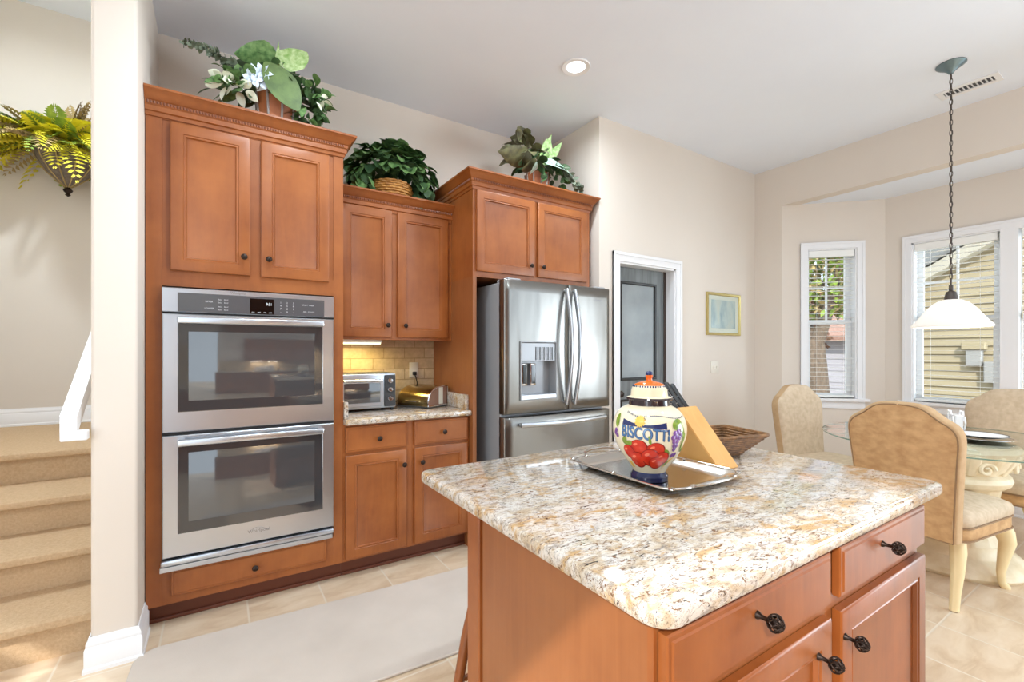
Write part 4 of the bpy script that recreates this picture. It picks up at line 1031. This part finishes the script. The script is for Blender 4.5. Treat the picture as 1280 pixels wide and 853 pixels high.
lid = MB().lathe([(.05, .2380), (.066, .2380), (.0675, .241), (.064, .2445), (.054, .248), (.0535, .252), (.052, .266), (.048, .276), (.043, .281), (.001, .283)], (JX, JY, JZ), 48).out('lid', 'jar', jr, angle=60)
MB().lathe([(.0665, .2379), (.0684, .2405), (.066, .2440), (.0637, .2446)], (JX, JY, JZ), 48, False).out('lid_rim', 'darkband', lid)
MB().lathe([(.0442, .2805), (.040, .284), (.028, .289), (.014, .2915), (.009, .294), (.0085, .300), (.011, .307), (.010, .310), (.001, .311)], (JX, JY, JZ), 40).out('lid_top', 'orange', lid)
MB().ball((JX, JY, JZ + .3135), .0105, (1, 1, .85), 20, 12).out('finial', 'navy', lid)
PH0 = math.atan2(-JY, -JX)
def jm(off=.0007):
    """(u, z) -> jar surface; u in metres of arc to the right as seen by the camera"""
    return lambda u, z: (JX + (JR(z) + off) * math.cos(PH0 + u / .105), JY + (JR(z) + off) * math.sin(PH0 + u / .105), JZ + z)
def blob(mb, cu, cz, ru, rz, off=.0009, n=20, dome=.0, rot=0):
    f = jm(off); fc = jm(off + dome); c = mb.bm.verts.new(fc(cu, cz)); prev = None; rr = []
    for q in (.5, 1.0):
        rr.append([mb.bm.verts.new((f if q == 1.0 else jm(off + dome * .75))(cu + q * (ru * math.cos(2 * PI * k / n) * math.cos(rot) - rz * math.sin(2 * PI * k / n) * math.sin(rot)), cz + q * (ru * math.cos(2 * PI * k / n) * math.sin(rot) + rz * math.sin(2 * PI * k / n) * math.cos(rot)))) for k in range(n)])
    for k in range(n):
        mb.bm.faces.new((c, rr[0][k], rr[0][(k + 1) % n])); mb.bm.faces.new((rr[0][k], rr[1][k], rr[1][(k + 1) % n], rr[0][(k + 1) % n]))
def strip(mb, pts_lo, pts_hi, off=.0008):
    f = jm(off); A = [mb.bm.verts.new(f(*p)) for p in pts_lo]; B = [mb.bm.verts.new(f(*p)) for p in pts_hi]
    for i in range(len(A) - 1): mb.bm.faces.new((A[i], A[i + 1], B[i + 1], B[i]))
mb = MB().lathe([(.001, .026)] + BODYP + [(.052, .236), (.05, .2)], (JX, JY, JZ), 64); mb.mark(0); N_ = 16
strip(mb, [(-.082 + .132 * k / N_, .1715 - .007 * k / N_ + (.004 if 0 else 0)) for k in range(N_ + 1)], [(-.082 + .132 * k / N_, .188 - .006 * k / N_ - .010 * math.sin(PI * k / N_)) for k in range(N_ + 1)]); mb.mark(1)
for du, dv in ((-.0016, 0), (.0016, 0), (0, .0014), (0, -.0014), (.0012, -.0012), (-.0012, .0012)):
    put_text(mb, 'BISCOTTI', .046, lambda u, v: jm(.0012)(-.012 + du + u, .1525 + dv + v - .06 * (u + .07)), .72)
mb.mark(2)
put_text(mb, 'BISCOTTI', .046, lambda u, v: jm(.0020)(-.0125 + u, .1525 + v - .06 * (u + .07)), .72)
put_text(mb, 'BISCOTTI', .0455, lambda u, v: jm(.0021)(-.0118 + u, .1531 + v - .06 * (u + .07)), .72)
mb.mark(3)
for k in range(7): blob(mb, -.026, .184, .004, .017, .0014, 10, 0, (k - 3) * .42)
blob(mb, -.026, .184, .012, .010, .0016); mb.mark(4)
TOM = ((-.030, .110, .027, .023), (.020, .103, .029, .024), (-.066, .092, .022, .022), (-.040, .070, .031, .026), (.004, .080, .030, .028), (.044, .078, .023, .022), (.026, .064, .028, .020))
for q, (u, z, a, b_) in enumerate(TOM): blob(mb, u, z, a, b_, .0009 + .0007 * q, 24, .0010)
mb.mark(10)
for q, (u, z, a, b_) in enumerate(TOM): blob(mb, u - .001, z + .001, a * .88, b_ * .88, .0013 + .0007 * q, 24, .0012)
mb.mark(5)
for q, (u, z, a, b_) in enumerate(TOM): blob(mb, u - a * .35, z + b_ * .38, a * .26, b_ * .16, .0028 + .0007 * q, 12, .0004, .4)
mb.mark(11)
for (u, z, a, b_, r_) in ((.002, .132, .004, .014, .2), (-.062, .118, .014, .008, .5), (-.074, .126, .008, .012, -.4), (.086, .176, .020, .014, .4), (.104, .160, .008, .026, .3), (.112, .126, .006, .024, -.2), (.056, .098, .012, .006, -.7), (.066, .060, .014, .005, .6), (.120, .10, .008, .008, 0), (-.106, .18, .01, .02, .2)): blob(mb, u, z, a, b_, .0018, 14, .0004, r_)
mb.mark(6)
for (u, z) in ((.074, .152), (.086, .156), (.096, .148), (.068, .140), (.080, .142), (.091, .138), (.073, .129), (.085, .128), (.076, .117), (.084, .116), (.079, .106), (.080, .086), (.092, .088), (-.108, .150), (-.104, .136), (-.112, .142)): blob(mb, u, z, .0075, .0075, .0016, 12, .0014)
mb.mark(7)
strip(mb, [(.062 + .02 * k / 4, .040 + .02 * k / 4) for k in range(5)], [(.070 + .035 * k / 4, .068 + .016 * k / 4) for k in range(5)]); strip(mb, [(-.10 + .02 * k, .04) for k in range(2)], [(-.10 + .02 * k, .06) for k in range(2)]); mb.mark(8)
for k in range(26):
    u = -.02 + k * .0062; zz = .196 + .004 * math.sin(k * .25); blob(mb, u, zz, .0026, .0016, .0009, 6)
for k in range(12): blob(mb, -.078 + k * .006, .206 - k * .0014, .0014, .004, .0009, 6, 0, .7)
mb.mark(9)
body = mb.out('body', 'jar', jr, angle=60, norecalc=True)
for k_ in ['navy', 'navy', 'letter', 'yellow', 'red', 'glgreen', 'purple', 'yellow', 'navy', 'redd', 'redl']: body.data.materials.append(M[k_])
mb = MB()
for k in range(40):
    a = 2 * PI * k / 40
    mb.box(-.0018, .0018, -.0006, .0006, -.0035, .0035)
    vs = mb.bm.verts[:]; bmesh.ops.transform(mb.bm, matrix=Matrix.Translation((JX + .0478 * math.cos(a), JY + .0478 * math.sin(a), JZ + .2765)) @ Matrix.Rotation(a + PI / 2, 4, 'Z'), verts=vs[-8:])
mb.out('lid_dashes', 'navy', lid)

# knife block and knives
kb = thing('knife_block', 'pale wooden slanted knife block on the island behind the jar', 'knife block', (1.409, .985, .914))
BU = Vector((0, .655, .755)).normalized(); BP = Vector((0, BU.z, -BU.y)); KR = math.radians(-8)
prof = [(-.115, 0), (.049, .189), (.147, .104), (.056, 0)]
def kbx(p): return p
mb = MB().prism(prof, lambda a, c: (-.052, a, c), lambda a, c: (.052, a, c)); bmesh.ops.bevel(mb.bm, geom=mb.bm.edges[:], offset=.0025, segments=2, affect='EDGES'); mb.out('block', 'blockwood', kb, local=True)
kb.rotation_euler = (0, 0, math.radians(-1))
S0 = Vector((0, .049, .189)); S1 = Vector((0, .147, .104))
knives = [(-.030, .16, .118, .0125, 'black-handled knife in the slot nearest the jar on the knife block'),
          (.004, .18, .122, .0125, 'black-handled knife in the middle of the front row of the knife block'),
          (.034, .20, .116, .0120, 'black-handled knife at the outer front corner of the knife block'),
          (-.030, .48, .112, .0115, 'black-handled knife in the middle row behind the one nearest the jar'),
          (.020, .50, .108, .0115, 'black-handled knife in the outer middle row of the knife block'),
          (-.012, .78, .100, .0110, 'black-handled knife lowest at the back of the knife block')]
kmat = Matrix.Translation((1.409, .985, .914)) @ Matrix.Rotation(math.radians(-1), 4, 'Z')
for (x, t_, L, r_, lab) in knives:
    base = S0.lerp(S1, t_) + Vector((x, 0, 0)); bw = kmat @ base; uw_ = (kmat.to_3x3() @ BU).normalized()
    kn = thing('kitchen_knife', lab, 'knife', bw, group='black-handled knives in the wooden block')
    pts = [bw + uw_ * (.002 + L * q) for q in (0, .06, .3, .6, .85, .97, 1.0)]
    MB().tube(pts, [r_ * k for k in (.75, .95, .9, .85, 1.0, 1.0, .6)], 10, True, (.62, 1.0)).out('handle', 'black', kn)
    MB().tube([bw + uw_ * .0015, bw + uw_ * .0045], r_ * .9, 10, True, (.5, 1.0)).out('bolster', 'chrome', kn)
    mb = MB(); sd = (kmat.to_3x3() @ Vector((1, 0, 0)))
    for q in (.25, .5, .75):
        p = bw + uw_ * (L * q)
        mb.tube([p - sd * (r_ * .97), p + sd * (r_ * .97)], .0022, 6)
    mb.out('rivets', 'chrome', kn)
# wicker basket
wb = thing('wicker_basket', 'flared brown wicker basket on the island beside the knife block', 'basket', (1.592, 1.035, .9142), math.radians(-14))
mb = MB(); nl = 9
for k in range(nl):
    t_ = k / (nl - 1); hx = .065 + .07 * t_; hy = .055 + .05 * t_; z = .005 + .064 * t_
    P = rrect(-hx, hx, -hy, hy, .02, 4); n_ = len(P) * 3; pts = []
    PP = P + [P[0]]
    for i in range(len(P)):
        for q in range(3): a = Vector(PP[i]).lerp(Vector(PP[i + 1]), q / 3); pts.append(a)
    pts = [(p.x * (1 + .012 * (-1) ** (i + k)), p.y * (1 + .012 * (-1) ** (i + k)), z + .003 * t_ * abs(p.x) / .1) for i, p in enumerate(pts)]
    mb.tube(pts + [pts[0]], .0056, 6, False)
mb.box(-.066, .066, -.056, .056, .001, .006); mb.out('weave', 'wicker', wb, local=True)
P = rrect(-.140, .140, -.110, .110, .02, 5); MB().tube([(x, y, .074 + .005 * abs(x) / .13) for x, y in P + [P[0]]], .0065, 8, False).out('rim', 'wicker', wb, local=True)

# kitchen mat
rg = MB().rings([[(x, y, z) for x, y in rrect(-.93 + i, .93 - i, -.345 + i, .345 - i, .09 - i, 8)] for i, z in ((.004, .0005), (0, .003), (0, .009), (.004, .012))]).out('kitchen_mat', 'rug')
rg.location = (.62, 2.13, 0.0005); rg.rotation_euler = (0, 0, math.radians(-2.5))
tag(rg, 'plain greige floor mat between the island and the wall cabinets', 'mat')

# ================================================================ dining set
TCX, TCY, TR = 3.86, .92, .665
dt = thing('dining_table', 'round glass dining table on a carved cream pedestal', 'table', (TCX, TCY, 0))
top = MB().lathe([(.001, .748), (TR - .003, .748), (TR, .751), (TR, .757), (TR - .003, .760), (.001, .760)], (TCX, TCY, 0), 96).out('glass_top', 'tableglass', dt)
MB().lathe([(TR + .0003, .7505), (TR + .0013, .752), (TR + .0013, .756), (TR + .0003, .7575)], (TCX, TCY, 0), 96, False).out('glass_edge', 'tableedge', top)
MB().lathe([(.001, 0), (.33, 0), (.345, .02), (.34, .05), (.30, .085), (.26, .10), (.24, .13), (.235, .16), (.001, .16)], (TCX, TCY, 0), 64, True, lambda a, z: 1 + (.012 * math.sin(9 * a + z * 40) if z < .1 else 0)).out('plinth', 'plaster', dt)
MB().lathe([(.235, .155), (.222, .19), (.210, .23), (.206, .30), (.212, .40), (.224, .47), (.230, .49)], (TCX, TCY, 0), 120, True, lambda a, z: 1 - .045 * abs(math.sin(9 * a)) ** .6 if .18 < z < .48 else 1).out('fluted_column', 'plaster', dt)
cap = MB().lathe([(.215, .485), (.240, .492), (.262, .510), (.270, .535), (.262, .560), (.244, .572), (.236, .582), (.250, .60), (.272, .64), (.296, .69), (.306, .715), (.296, .738), (.001, .7475)], (TCX, TCY, 0), 96, True, lambda a, z: 1 + (.030 * abs(math.sin(9 * a)) if .59 < z < .72 else 0))
for k in range(8):
    a = 2 * PI * k / 8; c_, s_ = math.cos(a), math.sin(a); pts = []
    for i in range(20):
        th = i * .45; r_ = .040 * (1 - i / 24); w_ = r_ * math.cos(th); pts.append((TCX + c_ * .282 - s_ * w_, TCY + s_ * .282 + c_ * w_, .625 + r_ * math.sin(th)))
    cap.tube(pts, [.013 - .0003 * i for i in range(20)], 8)
for k in range(16):
    a = 2 * PI * (k + .5) / 16; c_, s_ = math.cos(a), math.sin(a)
    cap.tube([(TCX + c_ * .245, TCY + s_ * .245, .585), (TCX + c_ * .275, TCY + s_ * .275, .64), (TCX + c_ * .302, TCY + s_ * .302, .695), (TCX + c_ * .314, TCY + s_ * .314, .70)], [.016, .022, .020, .008], 8, True, (.6, 1.4))
cap.out('carved_capital', 'plaster', dt)

BO = [(.004, 1.030), (.05, 1.029), (.095, 1.023), (.13, 1.007), (.16, .982), (.188, .960), (.215, .943), (.238, .921), (.250, .89), (.253, .855), (.250, .80), (.243, .72), (.235, .62), (.228, .52), (.222, .42), (.220, .345)]
def back_outline(off=0.0):
    P = smoothprof(BO, 2); R = [(w - off * (1 if w > .01 else 0), z - off * (1 if z > .9 else .6 if z > .8 else 0)) for w, z in P]
    return [(w, z) for w, z in R] + [(-w, z) for w, z in reversed(R)]
def lean(z): return -.09 * max(0, z - .40) ** 1.0 - .015
def make_chair(name, label):
    ch = thing(name, label, 'chair', (0, 0, 0), group='upholstered dining chairs around the glass table')
    def ring(off, x): return [(x + lean(z), w, z) for w, z in back_outline(off)]
    def sc(k, x): return [(x + lean(.70 + (z - .70) * k), w * k, .70 + (z - .70) * k) for w, z in back_outline(.020)]
    # cushion and side band of the back
    MB().rings([ring(.006, -.038), ring(.0, -.030), ring(.0, .0175)]).out('back_band', 'suede_l', ch, local=True, angle=60)
    MB().rings([ring(.0, .018), ring(.006, .032), ring(.020, .044), sc(.86, .051), sc(.66, .055), sc(.3, .057)]).out('backrest', 'chenille', ch, local=True, angle=60)
    MB().rings([ring(.014, -.0385), ring(.014, -.041), ring(.020, -.0425)]).out('back_panel', 'suede', ch, local=True, angle=30)
    mb = MB(); pts = [(-.040 + lean(z), w, z) for w, z in back_outline(.012)]; mb.tube(pts, .0035, 6); mb.out('welt_cord', 'welt', ch, local=True)
    # seat
    def sring(i, z, k=1.0): return [(x, y, z) for x, y in rrect(.0 + i, .56 - i, -.235 + i * .8, .235 - i * .8, .07, 6)]
    MB().rings([sring(.004, .345), sring(0, .352), sring(0, .405), sring(.004, .412)]).out('seat_rail', 'suede', ch, local=True)
    MB().rings([sring(.002, .4125), sring(-.008, .425), sring(-.010, .450), sring(-.002, .474), sring(.03, .492), sring(.09, .502), sring(.16, .505)]).out('seat_cushion', 'chenille', ch, local=True, angle=60)
    mb = MB()
    for z in (.3475, .4125): P = rrect(-.004, .564, -.238, .238, .07, 6); mb.tube([(x, y, z) for x, y in P + [P[0]]], .0045, 6, False)
    mb.out('seat_welt', 'welt', ch, local=True)
    for sy in (-1, 1):
        # front cabriole legs
        MB().tube([(.505, sy * .185, .346), (.525, sy * .200, .30), (.535, sy * .208, .25), (.522, sy * .198, .17), (.508, sy * .190, .09), (.512, sy * .193, .03), (.528, sy * .203, .006), (.528, sy * .203, 0)],
                  [.046, .044, .038, .028, .020, .017, .022, .020], 12, True, (1, .85)).out('leg', 'legcream', ch, local=True)
        MB().tube([(.045, sy * .185, .346), (.040, sy * .190, .28), (.028, sy * .192, .18), (.006, sy * .192, .08), (-.012, sy * .194, 0)],
                  [.040, .041, .033, .026, .024], 12, True, (1, .8)).out('leg', 'legcream', ch, local=True)
    return ch
chair = make_chair('dining_chair', 'tan suede-backed dining chair standing nearest behind the island with its back to us')
chair.location = (3.135, .915, 0); chair.rotation_euler = (0, 0, math.radians(-8))
for (x, y, a, lab) in ((3.93, 1.80, 260, 'beige upholstered dining chair left of the glass table below the narrow window'),
                       (4.70, .80, 178, 'beige upholstered dining chair on the far side of the table before the wide window')):
    c_ = copy_tree(chair); c_.location = (x, y, 0); c_.rotation_euler = (0, 0, math.radians(a)); c_['label'] = lab
# on the table
TZt = .7602
for (x, y, z, r, lab) in ((3.93, .80, TZt, .15, 'wide silver-rimmed charger plate on the glass table'), (3.93, .80, TZt + .016, .125, 'dinner plate with dark rim stacked on the silver charger')):
    pt = thing('dinner_plate', lab, 'plate', (x, y, z), group='plates on the dining table')
    MB().lathe([(.001, .001), (r * .62, 0), (r * .70, .003), (r * .95, .012), (r, .014), (r, .0155), (r * .94, .0145), (r * .70, .006), (r * .6, .004), (.001, .004)], (x, y, z), 56).out('plate', 'silver' if r > .14 else 'white', pt)
    MB().lathe([(r * .93, .0148), (r, .0165), (r * 1.006, .0150), (r * .99, .0135)], (x, y, z), 56, False).out('rim', 'chrome' if r > .14 else 'dkgrey', pt)
nh = thing('napkin_holder', 'white scrolled napkin holder on the glass table', 'napkin holder', (4.22, .98, TZt), math.radians(30))
MB().box(-.075, .075, -.035, .035, 0, .008, .003).out('base', 'white', nh, local=True)
for yy in (-.030, .030):
    mb = MB()
    for sx in (-1, 1):
        mb.tube([(sx * .012, yy, .006), (sx * .05, yy, .02), (sx * .066, yy, .06), (sx * .05, yy, .10), (sx * .03, yy, .098), (sx * .03, yy, .078), (sx * .045, yy, .075)], .005, 8)
        mb.tube([(sx * .004, yy, .01), (sx * .012, yy, .06), (sx * .028, yy, .115), (sx * .018, yy, .135), (sx * .004, yy, .125)], .005, 8)
    mb.tube([(-.07, yy, .008), (.07, yy, .008)], .005, 8)
    mb.out('scroll_side', 'white', nh, local=True)
np_ = MB().box(-.06, .06, -.020, .020, .0085, .11, .003); np_ = np_.xform(Matrix.Rotation(math.radians(30), 4, 'Z') @ Matrix.Identity(4)).xform(Matrix.Translation((4.22, .98, TZt))).out('napkins', 'white')
tag(np_, 'stack of white paper napkins held in the scrolled holder', 'napkins')

# ================================================================ opposite kitchen run (seen in the oven glass and steel)
ob_ = thing('base_cabinet', 'base cabinets of the opposite kitchen wall, mirrored in the oven doors', 'cabinet', (.9, -1.0, 0))
MB().box(-.7, 2.5, -1.288, -.71, 0, .88).out('carcass', 'wood', ob_)
for k in range(6): MB().panel(-.68 + k * .53, -.18 + k * .53, .12, .70, DOOR, fYp(-.69)).out('door', 'wood', ob_); MB().panel(-.68 + k * .53, -.18 + k * .53, .72, .866, DRAWER, fYp(-.69)).out('drawer', 'wood', ob_)
oc = MB().box(-.7, 2.5, -1.288, -.665, .8802, .914, .006, 2).out('countertop', 'granite'); tag(oc, 'granite countertop of the opposite kitchen wall, mirrored in the upper oven door', 'countertop')
ow = thing('wall_cabinet', 'dark wall cabinets of the opposite kitchen wall, mirrored in the upper oven door', 'cabinet', (.9, -1.15, 1.375))
MB().box(.05, 2.5, -1.288, -.98, 1.375, 2.35).out('carcass', 'wood', ow)
for k in range(5): MB().panel(.07 + k * .49, .53 + k * .49, 1.39, 2.33, DOOR, fYp(-.96)).out('door', 'wood', ow)
sbox('trim_far_backsplash', 'splash', -.7, 2.5, -1.2999, -1.29, .9145, 1.375)
for x, lab in ((.42, 'lit strip under the opposite wall cabinets, left reflection in the upper oven'), (.92, 'lit strip under the opposite wall cabinets, right reflection in the upper oven')):
    u_ = thing('under_cabinet_light', lab, 'light', (x, -1.13, 1.36), group='under-cabinet lights mirrored in the oven')
    MB().box(x - .17, x + .17, -1.17, -1.10, 1.355, 1.3749, .003).out('housing', 'white', u_)
    MB().box(x - .16, x + .16, -1.165, -1.105, 1.349, 1.3552, .002).out('tube', 'lamp', u_)
    ld = bpy.data.lights.new('strip', 'AREA'); ld.shape = 'RECTANGLE'; ld.size = .3; ld.size_y = .05; ld.energy = 5.0; ld.color = (1, .92, .78)
    lo = link(bpy.data.objects.new('strip_bulb', ld)); lo.parent = u_; lo.location = (0, 0, -.02)
for i, (x, r, h) in enumerate(((.42, .058, .16), (.56, .062, .18), (.71, .066, .20), (.87, .075, .23))):
    lab = ['smallest', 'second smallest', 'second largest', 'largest'][i] + ' pale canister on the opposite counter, mirrored in the upper oven door'
    cn = thing('canister', lab, 'canister', (x, -1.12, .914), group='canisters mirrored in the oven')
    MB().lathe([(.001, 0), (r, 0), (r, h - .02), (r - .004, h - .012)], (x, -1.12, .9142), 24).out('body', 'white', cn)
    MB().lathe([(r + .003, h - .014), (r + .003, h), (.012, h + .006), (.012, h + .02), (.001, h + .022)], (x, -1.12, .9142), 24).out('lid', 'white', cn)

# ================================================================ outside
sbox('ground', 'lawn', 5.62, 40, -30, 40, -.9, -.35)
nh_ = thing('neighbor_house', 'tan sided house outside the wide bay window', 'house', (8.7, -1, -.35))
mb = MB(); XH = 8.7; z = -.35
while z < 4.6:
    h = .115
    # siding follows the gable: eave at y 2.75, z 2.05, 31 degrees to the ridge
    y1 = 2.65 if z < 2.10 else 2.65 - (z - 2.10) / .60
    y0 = -7.0
    if y1 < -2.0: break
    mb.rings([[(XH, y0, z), (XH, y1, z), (XH + .03, y1, z), (XH + .03, y0, z)], [(XH + .028, y0, z + h), (XH + .028, y1, z + h), (XH + .03, y1, z + h), (XH + .03, y0, z + h)]])
    z += h
mb.out('siding', 'siding', nh_, flat=True)
mb = MB(); mb.box(XH - .012, XH + .03, 2.62, 2.72, -.35, 2.1).out('corner_board', 'sack', nh_)
rk = lambda y, z, x0, x1, hh: [(x0, y, z), (x1, y, z), (x1, y, z + hh), (x0, y, z + hh)]
MB().rings([rk(2.95, 1.93, XH - .20, XH + .03, .16), rk(-2.0, 4.90, XH - .20, XH + .03, .16)]).out('rake_board', 'sack', nh_)
MB().rings([rk(2.98, 2.10, XH - .22, XH + 7, .05), rk(-2.0, 5.08, XH - .22, XH + 7, .05)]).out('roof', 'shingle', nh_)
ub = thing('utility_box', 'grey meter box with a tan hood on the neighbouring tan wall', 'utility box', (8.6, 1.84, 1.2), group='utility boxes on the neighbouring wall')
MB().box(8.60, 8.698, 1.74, 1.90, 1.10, 1.32, .01).out('box', 'util', ub); MB().box(8.57, 8.698, 1.70, 1.94, 1.32, 1.42, .01).out('hood', 'siding', ub)
ub2 = thing('utility_box', 'grey electric box with conduit on the neighbouring tan wall', 'utility box', (8.6, 1.62, .9), group='utility boxes on the neighbouring wall')
MB().box(8.58, 8.698, 1.50, 1.72, .88, 1.16, .01).out('box', 'util', ub2); MB().tube([(8.66, 1.62, .88), (8.66, 1.62, -.3)], .025, 10).out('conduit', 'util', ub2)
wh = thing('white_house', 'white sided house with red brown roof outside the narrow bay window', 'house', (14.3, 5, -.35))
mb = MB(); z = -.35
while z < 1.65:
    mb.rings([[(14.2, 3.2, z), (14.2, 9.5, z), (14.25, 9.5, z), (14.25, 3.2, z)], [(14.22, 3.2, z + .16), (14.22, 9.5, z + .16), (14.25, 9.5, z + .16), (14.25, 3.2, z + .16)]]); z += .16
mb.out('siding', 'siding_w', wh, flat=True)
MB().rings([[(13.8, 3, 1.58), (13.8, 3, 1.72), (17.5, 3, 3.4), (17.5, 3, 3.26)], [(13.8, 10, 1.58), (13.8, 10, 1.72), (17.5, 10, 3.4), (17.5, 10, 3.26)]]).out('roof', 'shingle_r', wh)
tr_ = thing('tree', 'bare trunked tree with yellow green crown outside the narrow bay window', 'tree', (8.7, 3.78, -.35))
MB().tube([(8.7, 3.80, -.36), (8.72, 3.78, .4), (8.7, 3.80, 1.0), (8.72, 3.86, 1.5)], [.24, .19, .17, .17], 14).tube([(8.7, 3.82, 1.35), (8.65, 3.62, 1.9), (8.6, 3.40, 2.7)], [.12, .09, .05], 10).tube([(8.71, 3.85, 1.4), (8.8, 4.1, 2.1), (8.8, 4.3, 3.0)], [.12, .09, .05], 10).out('trunk', 'bark', tr_)
mb = MB(); mb2 = MB()
for k in range(5200):
    d = rdir(0, 360, -50, 90); p = Vector((9.1, 3.95, 2.7)) + Vector((d.x * .9, d.y * 1.2, d.z * 1.15)) * random.uniform(.2, 1) ** .5
    if p.z < 1.8 and random.random() < .55: continue
    leaf((mb, mb2)[k % 2], p, rdir(0, 360, -60, 40), random.uniform(.09, .16), .07, .2, .2, 3, 'oval', random.uniform(-1.5, 1.5))
mb.out('foliage', 'fern_g', tr_); mb2.out('dry_foliage', 'fern_b', tr_)
fh = thing('far_house', 'house with dark grey roof beyond the tan house, seen through the wide window', 'house', (26, 4, -.35))
mb = MB(); z = -.35
while z < 3.2: mb.rings([[(24.0, 2.0, z), (24.0, 7.6, z), (24.1, 7.6, z), (24.1, 2.0, z)], [(24.03, 2.0, z + .2), (24.03, 7.6, z + .2), (24.1, 7.6, z + .2), (24.1, 2.0, z + .2)]]); z += .2
mb.out('siding', 'siding', fh, flat=True)
MB().rings([[(23.5, 1.8, 3.2), (23.5, 1.8, 3.4), (30, 1.8, 10.0), (30, 1.8, 9.8)], [(23.5, 7.8, 3.2), (23.5, 7.8, 3.4), (30, 7.8, 10.0), (30, 7.8, 9.8)]]).out('roof', 'shingle', fh)
sh = thing('shrub', 'red brown leafy shrub behind the tree outside the narrow window', 'shrub', (11.4, 5.3, -.35))
MB().tube([(11.4, 5.3, -.36), (11.4, 5.32, .8), (11.45, 5.35, 2.0)], [.06, .05, .03], 8).out('stem', 'bark', sh)
mb = MB()
for k in range(1500):
    d = rdir(0, 360, -60, 90); p = Vector((11.4, 5.3, 2.0)) + Vector((d.x * .55, d.y * .55, d.z * 1.15)) * random.uniform(.3, 1) ** .5
    leaf(mb, p, rdir(0, 360, -60, 40), random.uniform(.11, .18), .09, .2, .2, 3, 'oval', random.uniform(-1.5, 1.5))
mb.out('foliage', 'drybush', sh)
